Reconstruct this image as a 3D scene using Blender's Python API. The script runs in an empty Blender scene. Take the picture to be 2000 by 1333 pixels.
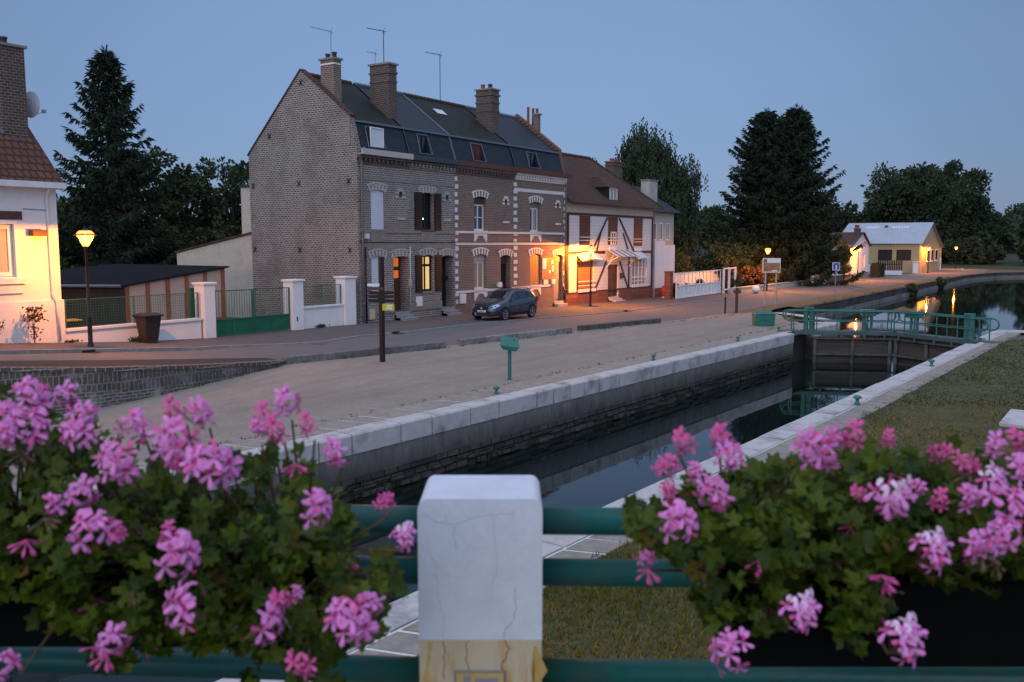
import bpy, bmesh, math, random
from math import sin, cos, pi, radians, sqrt, atan2, hypot, degrees
from mathutils import Vector, Matrix, noise
R = random.Random(7)
sc = bpy.context.scene
COL = sc.collection
# ------------------------------------------------------------------ camera
HEAD = radians(33.5)                     # heading measured from the street direction (+X)
cd = bpy.data.cameras.new("camera"); cam = bpy.data.objects.new("camera", cd); COL.objects.link(cam)
cam.location = (0, 0, 4.0)
cam.rotation_euler = (radians(90 - 6.17), 0, HEAD - pi / 2)
cd.sensor_width = 36.0; cd.lens = 31.99; cd.clip_start = 0.05; cd.clip_end = 3000
cd.dof.use_dof = True; cd.dof.focus_distance = 45; cd.dof.aperture_fstop = 6.3
sc.camera = cam
# ------------------------------------------------------------------ dusk sky, last glow of the west
SUN_EL, SUN_AZ = radians(3.0), HEAD + radians(180 - 25)    # direction towards the glow, angle from +X
w = bpy.data.worlds.new("World"); sc.world = w; w.use_nodes = True
nt = w.node_tree; bg = nt.nodes["Background"]
sky = nt.nodes.new("ShaderNodeTexSky"); sky.sky_type = 'NISHITA'; sky.sun_disc = False
sky.sun_elevation = SUN_EL; sky.sun_rotation = pi / 2 - SUN_AZ
sky.air_density = 1.0; sky.dust_density = 0.6; sky.ozone_density = 3.0; sky.altitude = 50
N = nt.nodes.new; LK = nt.links.new
tc = N("ShaderNodeTexCoord"); sep = N("ShaderNodeSeparateXYZ"); LK(tc.outputs["Generated"], sep.inputs[0])
ramp = N("ShaderNodeValToRGB"); LK(sep.outputs[2], ramp.inputs[0])      # sky colour by elevation, thin haze at the horizon
for i, (p, c) in enumerate([(0.0, (2.35, 3.5, 5.8)), (0.1, (2.25, 3.4, 5.95)), (0.4, (2.2, 3.38, 6.0)), (1.0, (8.6, 9.4, 12.6))]):
    e = ramp.color_ramp.elements[i] if i < 2 else ramp.color_ramp.elements.new(p)
    e.position = p; e.color = (c[0] / 16, c[1] / 16, c[2] / 16, 1)
gl = N("ShaderNodeVectorMath"); gl.operation = 'DOT_PRODUCT'; LK(tc.outputs["Generated"], gl.inputs[0])
gl.inputs[1].default_value = (cos(SUN_AZ) * .93, sin(SUN_AZ) * .93, .36)
mr = N("ShaderNodeMapRange"); mr.inputs[1].default_value = -.1; mr.inputs[2].default_value = 1.0; LK(gl.outputs["Value"], mr.inputs[0])
pw = N("ShaderNodeMath"); pw.operation = 'POWER'; pw.inputs[1].default_value = 1.3; LK(mr.outputs[0], pw.inputs[0])
glow = N("ShaderNodeMix"); glow.data_type = 'RGBA'; glow.inputs[7].default_value = (.62, .7, .94, 1)
LK(pw.outputs[0], glow.inputs[0]); LK(ramp.outputs[0], glow.inputs[6])
ci = N("ShaderNodeTexNoise"); ci.inputs["Scale"].default_value = 2.2; ci.inputs["Detail"].default_value = 4
mpg = N("ShaderNodeMapping"); mpg.inputs["Scale"].default_value = (1, 1, 7); mpg.inputs["Rotation"].default_value = (.12, .1, 0); LK(tc.outputs["Generated"], mpg.inputs[0]); LK(mpg.outputs[0], ci.inputs["Vector"])
cr = N("ShaderNodeMapRange"); cr.inputs[1].default_value = .45; cr.inputs[2].default_value = .8; cr.inputs[4].default_value = .14; LK(ci.outputs[0], cr.inputs[0])
cm = N("ShaderNodeMix"); cm.data_type = 'RGBA'; cm.inputs[7].default_value = (.19, .24, .41, 1); LK(cr.outputs[0], cm.inputs[0]); LK(glow.outputs[2], cm.inputs[6])
sm = N("ShaderNodeVectorMath"); sm.operation = 'SCALE'; sm.inputs[3].default_value = .03; LK(sky.outputs[0], sm.inputs[0])   # the scattered part
add = N("ShaderNodeVectorMath"); LK(cm.outputs[2], add.inputs[0]); LK(sm.outputs[0], add.inputs[1])
sc8 = N("ShaderNodeVectorMath"); sc8.operation = 'SCALE'; sc8.inputs[3].default_value = 12.4; LK(add.outputs[0], sc8.inputs[0])
hd_ = N("ShaderNodeVectorMath"); hd_.operation = 'DOT_PRODUCT'; LK(tc.outputs["Generated"], hd_.inputs[0]); hd_.inputs[1].default_value = (cos(HEAD + .06), sin(HEAD + .06), 0)
ea = N("ShaderNodeMapRange"); ea.interpolation_type = 'SMOOTHSTEP'; ea.inputs[1].default_value = .80; ea.inputs[2].default_value = 1.0; ea.inputs[3].default_value = .72; ea.inputs[4].default_value = .95; LK(hd_.outputs["Value"], ea.inputs[0])   # sky colour dimmed towards the sides, imitating lens vignetting
fw_ = N("ShaderNodeMapRange"); fw_.inputs[1].default_value = .2; fw_.inputs[2].default_value = .7; LK(hd_.outputs["Value"], fw_.inputs[0])
fx_ = N("ShaderNodeMix"); fx_.inputs[2].default_value = 1.04; LK(fw_.outputs[0], fx_.inputs[0]); LK(ea.outputs[0], fx_.inputs[3])
sc9 = N("ShaderNodeVectorMath"); sc9.operation = 'SCALE'; LK(sc8.outputs[0], sc9.inputs[0]); LK(fx_.outputs[0], sc9.inputs[3])
LK(sc9.outputs[0], bg.inputs[0]); bg.inputs[1].default_value = 0.12
sl = bpy.data.lights.new("sun", 'SUN'); so = bpy.data.objects.new("sun", sl); COL.objects.link(so)
sl.energy = 0.25; sl.angle = radians(40); sl.color = (1.0, 0.9, 0.86)
so.rotation_euler = (pi / 2 - radians(35), 0, SUN_AZ + pi / 2)
so.location = (-20, -10, 60)
sc.view_settings.view_transform = 'Standard'; sc.view_settings.look = 'None'
sc.view_settings.exposure = 0.0; sc.view_settings.gamma = 1.0; sc.view_settings.use_curve_mapping = False
sc.cycles.max_bounces = 6; sc.cycles.sample_clamp_indirect = 4; sc.cycles.caustics_reflective = False; sc.cycles.caustics_refractive = False
sc.cycles.transparent_max_bounces = 12
# ------------------------------------------------------------------ helpers
OFF = {}
class MB:
    """collects shapes (world or thing-local coordinates) and links them as one mesh"""
    def __init__(s): s.v = []; s.f = []; s.m = []; s.cur = 0
    def face(s, pts, m=None):
        i = len(s.v); s.v += [tuple(p) for p in pts]; s.f.append(tuple(range(i, i + len(pts)))); s.m.append(s.cur if m is None else m)
    def mesh(s, vs, fs, m=None):
        i = len(s.v); s.v += [tuple(p) for p in vs]
        for f in fs: s.f.append(tuple(i + k for k in f)); s.m.append(s.cur if m is None else m)
    def box(s, x0, x1, y0, y1, z0, z1, m=None):
        if x0 > x1: x0, x1 = x1, x0
        if y0 > y1: y0, y1 = y1, y0
        if z0 > z1: z0, z1 = z1, z0
        s.mesh([(x0,y0,z0),(x1,y0,z0),(x1,y1,z0),(x0,y1,z0),(x0,y0,z1),(x1,y0,z1),(x1,y1,z1),(x0,y1,z1)],
               [(0,3,2,1),(4,5,6,7),(0,1,5,4),(1,2,6,5),(2,3,7,6),(3,0,4,7)], m)
    def bbox(s, x0, x1, y0, y1, z0, z1, b=.01, m=None):
        """box with chamfered edges"""
        bm = bmesh.new(); bmesh.ops.create_cube(bm, size=1)
        for v in bm.verts: v.co = Vector(((x0+x1)/2 + v.co.x*(x1-x0), (y0+y1)/2 + v.co.y*(y1-y0), (z0+z1)/2 + v.co.z*(z1-z0)))
        bmesh.ops.bevel(bm, geom=bm.edges[:], offset=b, segments=2, affect='EDGES', profile=.6)
        s.bm(bm, m)
    def bm(s, bm, m=None):
        bm.verts.index_update(); s.mesh([v.co[:] for v in bm.verts], [[v.index for v in f.verts] for f in bm.faces], m); bm.free()
    def prism(s, poly, axis, a, b, m=None):
        """polygon in the two other axes, extruded from a to b along axis ('x','y','z')"""
        def P(u, v, c): return {'x': (c, u, v), 'y': (u, c, v), 'z': (u, v, c)}[axis]
        n = len(poly); vs = [P(u, v, a) for u, v in poly] + [P(u, v, b) for u, v in poly]
        area = sum(poly[i][0]*poly[(i+1)%n][1] - poly[(i+1)%n][0]*poly[i][1] for i in range(n))
        fs = [tuple(range(n))[::-1], tuple(range(n, 2*n))] + [(i, (i+1) % n, n+(i+1) % n, n+i) for i in range(n)]
        flip = (area < 0) != (b < a)
        if axis == 'y': flip = not flip
        s.mesh(vs, [f[::-1] if flip else f for f in fs], m)
    def tube(s, pts, r, n=8, m=None, cap=True):
        pts = [Vector(p) for p in pts]; k = len(pts); rr = r if isinstance(r, (list, tuple)) else [r]*k
        vs = []; up = None
        for i, p in enumerate(pts):
            d = (pts[min(i+1, k-1)] - pts[max(i-1, 0)]).normalized()
            if up is None: up = Vector((0, 0, 1)) if abs(d.z) < .9 else Vector((1, 0, 0))
            a = d.cross(up).normalized(); b = a.cross(d).normalized(); up = b
            for j in range(n):
                t = 2*pi*j/n; vs.append(p + (a*cos(t) + b*sin(t))*rr[i])
        fs = [(i*n+j, i*n+(j+1) % n, (i+1)*n+(j+1) % n, (i+1)*n+j) for i in range(k-1) for j in range(n)]
        if cap: fs += [tuple(range(n))[::-1], tuple(range((k-1)*n, k*n))]
        s.mesh(vs, fs, m)
    def lathe(s, prof, x=0, y=0, n=16, m=None):
        """(radius, z) profile turned about a vertical axis"""
        k = len(prof); vs = [(x + r*cos(2*pi*j/n), y + r*sin(2*pi*j/n), z) for r, z in prof for j in range(n)]
        fs = [(i*n+j, i*n+(j+1) % n, (i+1)*n+(j+1) % n, (i+1)*n+j) for i in range(k-1) for j in range(n)]
        fs += [tuple(range(n))[::-1], tuple(range((k-1)*n, k*n))]
        s.mesh(vs, fs, m)
    def beam(s, p, q, w, h, m=None):
        """rectangular bar from p to q: w across, h high"""
        p, q = Vector(p), Vector(q); d = (q-p).normalized(); a = d.cross(Vector((0, 0, 1)))
        if a.length < .01: a = Vector((1, 0, 0))
        a.normalize(); b = a.cross(d).normalized(); a = a*w/2; b = b*h/2
        s.mesh([p-a-b, p+a-b, p+a+b, p-a+b, q-a-b, q+a-b, q+a+b, q-a+b], [(0,1,2,3),(7,6,5,4),(0,4,5,1),(1,5,6,2),(2,6,7,3),(3,7,4,0)], m)
    def ball(s, c, r, seg=10, m=None):
        bm = bmesh.new(); bmesh.ops.create_uvsphere(bm, u_segments=seg, v_segments=max(4, seg*2//3), radius=1)
        rr = r if isinstance(r, (tuple, list)) else (r, r, r)
        for v in bm.verts: v.co = Vector((c[0]+v.co.x*rr[0], c[1]+v.co.y*rr[1], c[2]+v.co.z*rr[2]))
        s.bm(bm, m)
    def build(s, name, mats, parent=None, smooth=False, weld=False, bevel=0):
        mats = mats if isinstance(mats, (list, tuple)) else [mats]
        me = bpy.data.meshes.new(name); root = parent
        while root is not None and root.parent is not None: root = root.parent
        o0 = OFF.get(root.name, (0, 0, 0)) if root is not None else (0, 0, 0)
        me.from_pydata([(x-o0[0], y-o0[1], z-o0[2]) for x, y, z in s.v], [], s.f)
        for mt in mats: me.materials.append(mt)
        if len(mats) > 1: me.polygons.foreach_set("material_index", s.m)
        if weld:
            bm = bmesh.new(); bm.from_mesh(me); bmesh.ops.remove_doubles(bm, verts=bm.verts, dist=.0005); bm.to_mesh(me); bm.free()
        if smooth: me.polygons.foreach_set("use_smooth", [True]*len(me.polygons))
        me.update()
        o = bpy.data.objects.new(name, me); COL.objects.link(o); o.parent = parent
        if bevel:
            b = o.modifiers.new("bevel", 'BEVEL'); b.width = bevel; b.segments = 2; b.limit_method = 'ANGLE'
        return o
def tag(o, label=None, cat=None, group=None, kind=None):
    for k, v in (("label", label), ("category", cat), ("group", group), ("kind", kind)):
        if v: o[k] = v
    return o
def thing(name, label, cat, loc=(0, 0, 0), group=None, rz=0, local=False):
    o = bpy.data.objects.new(name, None); COL.objects.link(o); o.location = loc; o.rotation_euler = (0, 0, rz)
    o.empty_display_size = .2
    OFF[o.name] = (0, 0, 0) if local else tuple(loc)
    return tag(o, label, cat, group)
def dup(o, loc, rz=0, label=None, group=None):
    r = o.copy(); COL.objects.link(r); r.location = loc; r.rotation_euler = (0, 0, rz)
    if label: r["label"] = label
    if group: r["group"] = group
    for c in list(o.children):
        k = c.copy(); COL.objects.link(k); k.parent = r
        for d in list(c.children):
            e = d.copy(); COL.objects.link(e); e.parent = k
    return r
def struct(o): o["kind"] = "structure"; return o
def clamp(x, a=0., b=1.): return max(a, min(b, x))
def sst(x, a, b): t = clamp((x-a)/(b-a)); return t*t*(3-2*t)
def lerp(P, s):
    if s <= P[0][0]: return P[0][1]
    for (a, b), (c, d) in zip(P, P[1:]):
        if s <= c: return b + (d-b)*(s-a)/(c-a)
    return P[-1][1]
# ------------------------------------------------------------------ materials
def _nodes(name):
    m = bpy.data.materials.new(name); m.use_nodes = True; t = m.node_tree
    return m, t, t.nodes.new, t.links.new, t.nodes["Principled BSDF"]
def c4(c, k=1.): return (clamp(c[0]*k), clamp(c[1]*k), clamp(c[2]*k), 1)
def mixc(N, L, fac, a, b, mode='MIX'):
    x = N("ShaderNodeMix"); x.data_type = 'RGBA'; x.blend_type = mode
    for sock, v in ((x.inputs[0], fac), (x.inputs[6], a), (x.inputs[7], b)):
        if hasattr(v, "is_linked"): L(v, sock)
        else: sock.default_value = v
    return x.outputs[2]
def noisen(N, L, vec, scale, detail=5, rough=.6):
    n = N("ShaderNodeTexNoise"); n.inputs["Scale"].default_value = scale; n.inputs["Detail"].default_value = detail; n.inputs["Roughness"].default_value = rough
    if vec is not None: L(vec, n.inputs["Vector"])
    return n.outputs[0]
def ran(N, L, v, a, b, c=0., d=1.):
    r = N("ShaderNodeMapRange"); L(v, r.inputs[0])
    for i, q in enumerate((a, b, c, d)): r.inputs[i+1].default_value = q
    return r.outputs[0]
def M(name, col, rough=.75, var=.18, scale=4., bump=.0, metal=0., spec=.3, col2=None, s2=.6, stain=None, stain_s=.8, stain_a=.5, stretch=None, coat=0.):
    """plain procedural surface: colour that wanders between two tones at a coarse and a fine scale, optional stains and bump"""
    m, t, N, L, b = _nodes(name)
    tc = N("ShaderNodeTexCoord"); vec = tc.outputs["Object"]
    if stretch:
        mp = N("ShaderNodeMapping"); mp.inputs["Scale"].default_value = stretch; L(vec, mp.inputs[0]); vec = mp.outputs[0]
    n1 = noisen(N, L, vec, scale); n2 = noisen(N, L, vec, scale*s2/5, 3)
    c = mixc(N, L, ran(N, L, n1, .3, .7), c4(col, 1-var), c4(col2 or col, 1+var))
    c = mixc(N, L, ran(N, L, n2, .35, .65, 0, var*1.6), c, c4(col, .55))
    if stain:
        c = mixc(N, L, ran(N, L, noisen(N, L, vec, stain_s, 6, .7), .5, .72, 0, stain_a), c, c4(stain))
    L(c, b.inputs["Base Color"]); b.inputs["Roughness"].default_value = rough; b.inputs["Metallic"].default_value = metal
    b.inputs["Specular IOR Level"].default_value = spec; b.inputs["Coat Weight"].default_value = coat
    if bump:
        bp = N("ShaderNodeBump"); bp.inputs["Strength"].default_value = bump; bp.inputs["Distance"].default_value = .05; L(n1, bp.inputs["Height"]); L(bp.outputs[0], b.inputs["Normal"])
    return m
def boxvec(N, L):
    """Object coordinates unrolled on whichever axis plane the face lies in"""
    tc = N("ShaderNodeTexCoord"); g = N("ShaderNodeNewGeometry"); p = N("ShaderNodeSeparateXYZ"); L(tc.outputs["Object"], p.inputs[0])
    q = N("ShaderNodeVectorTransform"); q.vector_type = 'NORMAL'; q.convert_from = 'WORLD'; q.convert_to = 'OBJECT'; L(g.outputs["True Normal"], q.inputs[0])
    ab = N("ShaderNodeVectorMath"); ab.operation = 'ABSOLUTE'; L(q.outputs[0], ab.inputs[0]); n = N("ShaderNodeSeparateXYZ"); L(ab.outputs[0], n.inputs[0])
    def gt(v, k):
        x = N("ShaderNodeMath"); x.operation = 'GREATER_THAN'; L(v, x.inputs[0]); x.inputs[1].default_value = k; return x.outputs[0]
    def vec(a, bb):
        x = N("ShaderNodeCombineXYZ"); L(p.outputs[a], x.inputs[0]); L(p.outputs[bb], x.inputs[1]); return x.outputs[0]
    f = mixc(N, L, gt(n.outputs[0], .7), vec(0, 2), vec(1, 2))
    return mixc(N, L, gt(n.outputs[2], .8), f, vec(0, 1)), tc.outputs["Object"]
def brick(name, c1, c2, mortar, w=.23, h=.075, ms=.012, rough=.85, dirt=(.08, .07, .06), dirt_a=.5, offset=.5, bias=0., bump=.5, patch=None, sq=1., wobble=.06):
    m, t, N, L, b = _nodes(name); vec, ob = boxvec(N, L)
    wob = N("ShaderNodeTexNoise"); wob.inputs["Scale"].default_value = 1.3; wob.inputs["Detail"].default_value = 3; L(ob, wob.inputs["Vector"])          # courses are never quite straight
    ws = N("ShaderNodeVectorMath"); ws.operation = 'MULTIPLY_ADD'; L(wob.outputs["Color"], ws.inputs[0]); ws.inputs[1].default_value = (.05, wobble, 0); L(vec, ws.inputs[2]); vec = ws.outputs[0]
    br = N("ShaderNodeTexBrick"); L(vec, br.inputs[0]); br.inputs["Color1"].default_value = c4(c1); br.inputs["Color2"].default_value = c4(c2); br.inputs["Mortar"].default_value = c4(mortar)
    br.inputs["Scale"].default_value = 1; br.inputs["Brick Width"].default_value = w; br.inputs["Row Height"].default_value = h; br.inputs["Mortar Size"].default_value = ms
    br.inputs["Mortar Smooth"].default_value = .2; br.inputs["Bias"].default_value = bias; br.offset = offset; br.squash = sq
    c = br.outputs[0]
    c = mixc(N, L, ran(N, L, noisen(N, L, ob, 9, 3), .3, .75, 0, .45), c, c4(c1, .45))
    c = mixc(N, L, ran(N, L, noisen(N, L, ob, .55, 6, .7), .45, .75, 0, dirt_a), c, c4(dirt))
    if patch: c = mixc(N, L, ran(N, L, noisen(N, L, ob, .9, 5, .75), .52, .62, 0, .75), c, c4(patch))
    L(c, b.inputs["Base Color"]); b.inputs["Roughness"].default_value = rough; b.inputs["Specular IOR Level"].default_value = .2
    if bump:
        bp = N("ShaderNodeBump"); bp.inputs["Strength"].default_value = bump; bp.inputs["Distance"].default_value = .02; bp.invert = True
        L(br.outputs["Fac"], bp.inputs["Height"]); L(bp.outputs[0], b.inputs["Normal"])
    return m
def emis(name, col, st, base=(.8, .8, .8)):
    m, t, N, L, b = _nodes(name); b.inputs["Base Color"].default_value = c4(base)
    b.inputs["Emission Color"].default_value = c4(col); b.inputs["Emission Strength"].default_value = st; return m
def glassm(name, col=(.012, .015, .02), rough=.06, spec=.6):
    m, t, N, L, b = _nodes(name); b.inputs["Base Color"].default_value = c4(col); b.inputs["Roughness"].default_value = rough
    b.inputs["Specular IOR Level"].default_value = spec
    n = noisen(N, L, None, 3, 2); bp = N("ShaderNodeBump"); bp.inputs["Strength"].default_value = .04; L(n, bp.inputs["Height"]); L(bp.outputs[0], b.inputs["Normal"]); return m
def leafm(name, c1, c2, rough=.6, trans=.12, scale=.6, spec=.06):
    """foliage: each leaf its own tone, some light passing through"""
    m, t, N, L, b = _nodes(name); g = N("ShaderNodeNewGeometry"); tc = N("ShaderNodeTexCoord")
    n = noisen(N, L, tc.outputs["Object"], scale, 3)
    c = mixc(N, L, g.outputs["Random Per Island"], c4(c1), c4(c2)); c = mixc(N, L, ran(N, L, n, .35, .65, 0, .55), c, c4(c1, .6))
    L(c, b.inputs["Base Color"]); b.inputs["Roughness"].default_value = rough; b.inputs["Specular IOR Level"].default_value = spec
    if trans:
        tr = N("ShaderNodeBsdfTranslucent"); L(c, tr.inputs[0]); mx = N("ShaderNodeMixShader"); mx.inputs[0].default_value = trans
        L(b.outputs[0], mx.inputs[1]); L(tr.outputs[0], mx.inputs[2]); L(mx.outputs[0], t.nodes["Material Output"].inputs[0])
    return m
def gravelm(name):
    m, t, N, L, b = _nodes(name); tc = N("ShaderNodeTexCoord"); v = tc.outputs["Object"]
    vo = N("ShaderNodeTexVoronoi"); vo.inputs["Scale"].default_value = 11; L(v, vo.inputs["Vector"]); vo2 = N("ShaderNodeTexVoronoi"); vo2.inputs["Scale"].default_value = 34; L(v, vo2.inputs["Vector"])
    c = mixc(N, L, ran(N, L, noisen(N, L, v, 26, 6, .8), .3, .7), c4((.2, .17, .14)), c4((.33, .285, .235)))
    c = mixc(N, L, ran(N, L, vo.outputs["Color"], 0, 1, 0, .22), c, c4((.42, .37, .3))); c = mixc(N, L, ran(N, L, vo2.outputs["Distance"], .0, .5, .3, 0), c, c4((.16, .14, .12)))
    c = mixc(N, L, ran(N, L, noisen(N, L, v, .32, 6, .7), .45, .7, 0, .5), c, c4((.2, .17, .14))); c = mixc(N, L, ran(N, L, noisen(N, L, v, 1.7, 5, .7), .5, .72, 0, .45), c, c4((.37, .325, .265)))
    mp = N("ShaderNodeMapping"); mp.inputs["Scale"].default_value = (.12, 1.3, 1); mp.inputs["Rotation"].default_value = (0, 0, .12); L(v, mp.inputs[0])
    c = mixc(N, L, ran(N, L, noisen(N, L, mp.outputs[0], 1.0, 4, .6), .48, .68, 0, .4), c, c4((.19, .16, .13)))
    L(c, b.inputs["Base Color"]); b.inputs["Roughness"].default_value = .95; b.inputs["Specular IOR Level"].default_value = .1
    bp = N("ShaderNodeBump"); bp.inputs["Strength"].default_value = .6; bp.inputs["Distance"].default_value = .03; L(vo.outputs["Distance"], bp.inputs["Height"]); L(bp.outputs[0], b.inputs["Normal"]); return m
MT = dict(
 asphalt=M("asphalt", (.14, .135, .13), .9, .16, 40, .25, stain=(.08, .078, .075), stain_s=.5, stain_a=.5),
 pave=M("pavement_asphalt", (.115, .105, .1), .9, .2, 30, .2, stain=(.07, .062, .058), stain_s=.7, stain_a=.55),
 kerb=M("kerb_concrete", (.27, .26, .25), .85, .2, 8, .2, stain=(.12, .115, .11), stain_s=1.5),
 gravel=gravelm("yard_gravel"),
 earth=M("earth", (.12, .1, .075), .95, .3, 3),
 lawn=M("lawn_soil", (.055, .066, .022), .95, .3, 7, .4, col2=(.085, .08, .03), stain=(.15, .1, .038), stain_s=.7, stain_a=.7),
 white=M("white_paint", (.74, .73, .71), .6, .05, 6, stain=(.5, .48, .45), stain_s=2, stain_a=.3),
 render_white=M("white_render", (.76, .74, .71), .85, .06, 12, .15, stain=(.58, .55, .5), stain_s=.6, stain_a=.3),
 cream=M("cream_render", (.5, .44, .35), .9, .1, 6, .15, stain=(.3, .26, .22), stain_s=.6, stain_a=.5),
 beige=M("beige_panel", (.5, .42, .34), .8, .08, 4, stain=(.34, .28, .22), stain_s=.8),
 stone=M("pale_stone", (.46, .44, .4), .85, .16, 9, .3, stain=(.2, .19, .17), stain_s=2.2, stain_a=.6),
 greystone=M("grey_stone", (.25, .23, .2), .9, .15, 7, .25, stain=(.12, .11, .1), stain_s=1.5),
 whitestone=M("painted_stone", (.7, .68, .64), .8, .08, 8, .1, stain=(.4, .38, .34), stain_s=3, stain_a=.4),
 slate=brick("slate_roof", (.022, .03, .04), (.034, .044, .056), (.012, .015, .02), .3, .16, .012, .48, (.02, .025, .03), .5),
 slate_old=brick("mossy_slate_roof", (.022, .025, .024), (.035, .038, .034), (.01, .011, .011), .3, .16, .012, .7, (.03, .036, .02), .6),
 tile=brick("brown_tile_roof", (.14, .055, .035), (.19, .08, .05), (.035, .02, .015), .25, .26, .03, .75, (.06, .035, .025), .6, bump=.9),
 tile_old=brick("weathered_tile_roof", (.11, .058, .04), (.15, .078, .052), (.04, .025, .02), .2, .2, .022, .85, (.055, .045, .035), .7, bump=.8),
 brick_grey=brick("grey_brown_brick", (.1, .074, .062), (.19, .15, .125), (.45, .41, .365), .24, .105, .027, .9, (.11, .09, .072), .6),
 brick_gable=brick("gable_brick", (.09, .068, .058), (.19, .15, .128), (.43, .39, .34), .25, .105, .025, .9, (.115, .09, .072), .8, wobble=.12),
 brick_red=brick("red_brick", (.15, .09, .068), (.215, .14, .105), (.36, .315, .265), .24, .095, .016, .9, (.13, .08, .065), .4),
 brick_dark=brick("chimney_brick", (.075, .045, .035), (.125, .08, .062), (.23, .2, .17), .22, .1, .018, .9),
 brick_ret=brick("retaining_brick", (.085, .07, .06), (.15, .125, .105), (.25, .24, .22), .22, .09, .02, .9, (.08, .075, .07), .6, patch=(.33, .32, .29)),
 brick_stand=brick("upright_brick", (.075, .062, .054), (.14, .11, .09), (.21, .2, .185), .125, .3, .017, .9, (.06, .056, .052), .6, offset=.35, patch=(.26, .25, .235)),
 brick_lock=brick("wet_lock_brick", (.07, .064, .055), (.13, .12, .1), (.022, .02, .018), .42, .17, .024, .8, (.028, .027, .024), .85, patch=(.02, .02, .018), bump=.8),
 darkwood=M("dark_brown_wood", (.02, .012, .009), .6, .2, 5, stretch=(1, 1, .2)),
 brownwood=M("brown_shutter_wood", (.1, .045, .028), .6, .15, 8, stretch=(1, 1, .15)),
 timber=M("black_brown_timber", (.05, .028, .022), .7, .2, 6),
 oldwood=M("weathered_timber", (.2, .19, .175), .9, .35, 7, .5, stain=(.04, .037, .034), stain_s=1.6, stain_a=.85),
 oakpost=M("orange_brown_timber", (.3, .12, .06), .75, .2, 6),
 orangepanel=M("orange_blind", (.42, .19, .07), .6, .06, 3),
 black=M("black_iron", (.012, .012, .012), .45, .1, 5, spec=.4),
 darkshutter=M("black_brown_shutter", (.014, .011, .009), .55, .1, 6),
 zinc=M("zinc", (.22, .235, .26), .45, .12, 3, metal=.5),
 lead=M("roof_edge_zinc", (.17, .19, .22), .5, .15, 3, metal=.3),
 pipegrey=M("grey_downpipe", (.2, .19, .18), .6, .1, 3),
 green=M("lock_green_paint", (.022, .15, .115), .45, .18, 8, .06, spec=.45, stain=(.05, .08, .06), stain_s=3, stain_a=.5),
 railgreen=M("rail_green_paint", (.008, .1, .085), .38, .1, 30, .03, spec=.45, stain=(.07, .05, .025), stain_s=11, stain_a=.4),
 gategreen=M("gate_green_sheet", (.012, .12, .06), .5, .12, 3, stain=(.03, .17, .1), stain_s=1.3, stain_a=.5),
 wiregreen=M("fence_green_wire", (.03, .13, .08), .5, .1, 5),
 plasticdark=M("dark_bin_plastic", (.03, .022, .018), .5, .1, 5),
 terracotta=M("terracotta", (.3, .1, .05), .8, .15, 6),
 potdark=M("sooty_pot", (.05, .047, .045), .8, .15, 6),
 glass=glassm("dark_glass"), curtain=M("curtain_cloth", (.4, .37, .33), .9, .15, 3, stretch=(9, 9, .3)),
 steps=M("blue_stone_step", (.25, .26, .27), .7, .15, 6),
 plinthred=brick("red_stone_plinth", (.2, .075, .06), (.27, .11, .085), (.12, .07, .06), .6, .25, .02, .85, (.12, .06, .05), .4),
 ochre=M("ochre_render", (.42, .32, .18), .9, .08, 5, stain=(.36, .25, .12), stain_s=.7, stain_a=.4),
 metalroof=M("pale_sheet_roof", (.42, .45, .49), .45, .08, 2, metal=.2, stain=(.3, .32, .34), stain_s=.5),
 red=M("red_plastic", (.42, .05, .03), .5, .1, 5), bark=M("bark", (.05, .04, .032), .95, .3, 6, .5),
 rust=M("rusty_timber", (.06, .042, .034), .85, .35, 4, .3, stain=(.02, .018, .016), stain_s=1.5, stain_a=.8),
 gatewood=M("gate_planking", (.085, .072, .058), .8, .35, 3, .3, stretch=(.3, .3, 4), stain=(.015, .014, .012), stain_s=.8, stain_a=.9),
 steelgrey=M("galvanised_steel", (.33, .34, .35), .5, .12, 5, metal=.4),
)
# ------------------------------------------------------------------ ground, road, yard, water  (X along the street, Y towards the houses)
C3, S3 = cos(radians(3)), sin(radians(3))
def L(a, b): return (a*C3 + b*S3, -a*S3 + b*C3)          # lock frame: a along the lock, b across it
def tl(b, s): return (b - s*S3)/C3
WZ = -1.4
ZR = [(-3, 2.35), (2, 2.0), (8, 1.2), (12, .85), (15, .6), (18, .36), (21, .12), (25, .04), (30, 0), (40, -.08), (50, -.24), (55, -.32), (70, -.42), (110, -.5), (150, -.6), (400, -.6)]
def zr(s): return lerp(ZR, s)
KERB = [(-5, 28), (8, 27.9), (17, 27.6), (22.3, 27.5), (26, 26.2), (28.6, 26.7), (31.2, 26.3), (36, 26.4), (39.4, 26.2), (43, 25.8), (50.9, 25.2), (60, 25.7), (70, 25.6), (82, 26.6), (110, 26.0), (150, 24.4), (166, 21), (190, 24), (220, 34)]
EDGE = [(-5, 27), (8, 25.6), (13, 24.7), (16.8, 23.8), (20.8, 23.1), (27, 21.65), (35, 20.3), (42.6, 19.5), (52.9, 19.7), (56, 19.8), (73, 20.3), (94, 20), (125, 19.4), (146, 18.4), (158, 17), (166, 17.3), (190, 19), (220, 28)]
BEAMLINE = [(20.7, 22.7), (27.3, 21.2), (35, 20.0), (42.6, 19.1), (52, 18.4)]
def zp(s, t):            # pavement: a little above the road, level with it where the kerb is dropped
    return zr(s) + lerp([(0, .12), (21, .12), (24, .05), (31, .05), (60, .05), (110, .05)], s)
def zyard(s, t):
    return -.28*sst(s, 38, 52)*sst(t, 16, 19.5) - .55*(1 - sst(s, 11, 20.5))*sst(t, 17, 23.5)
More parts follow.
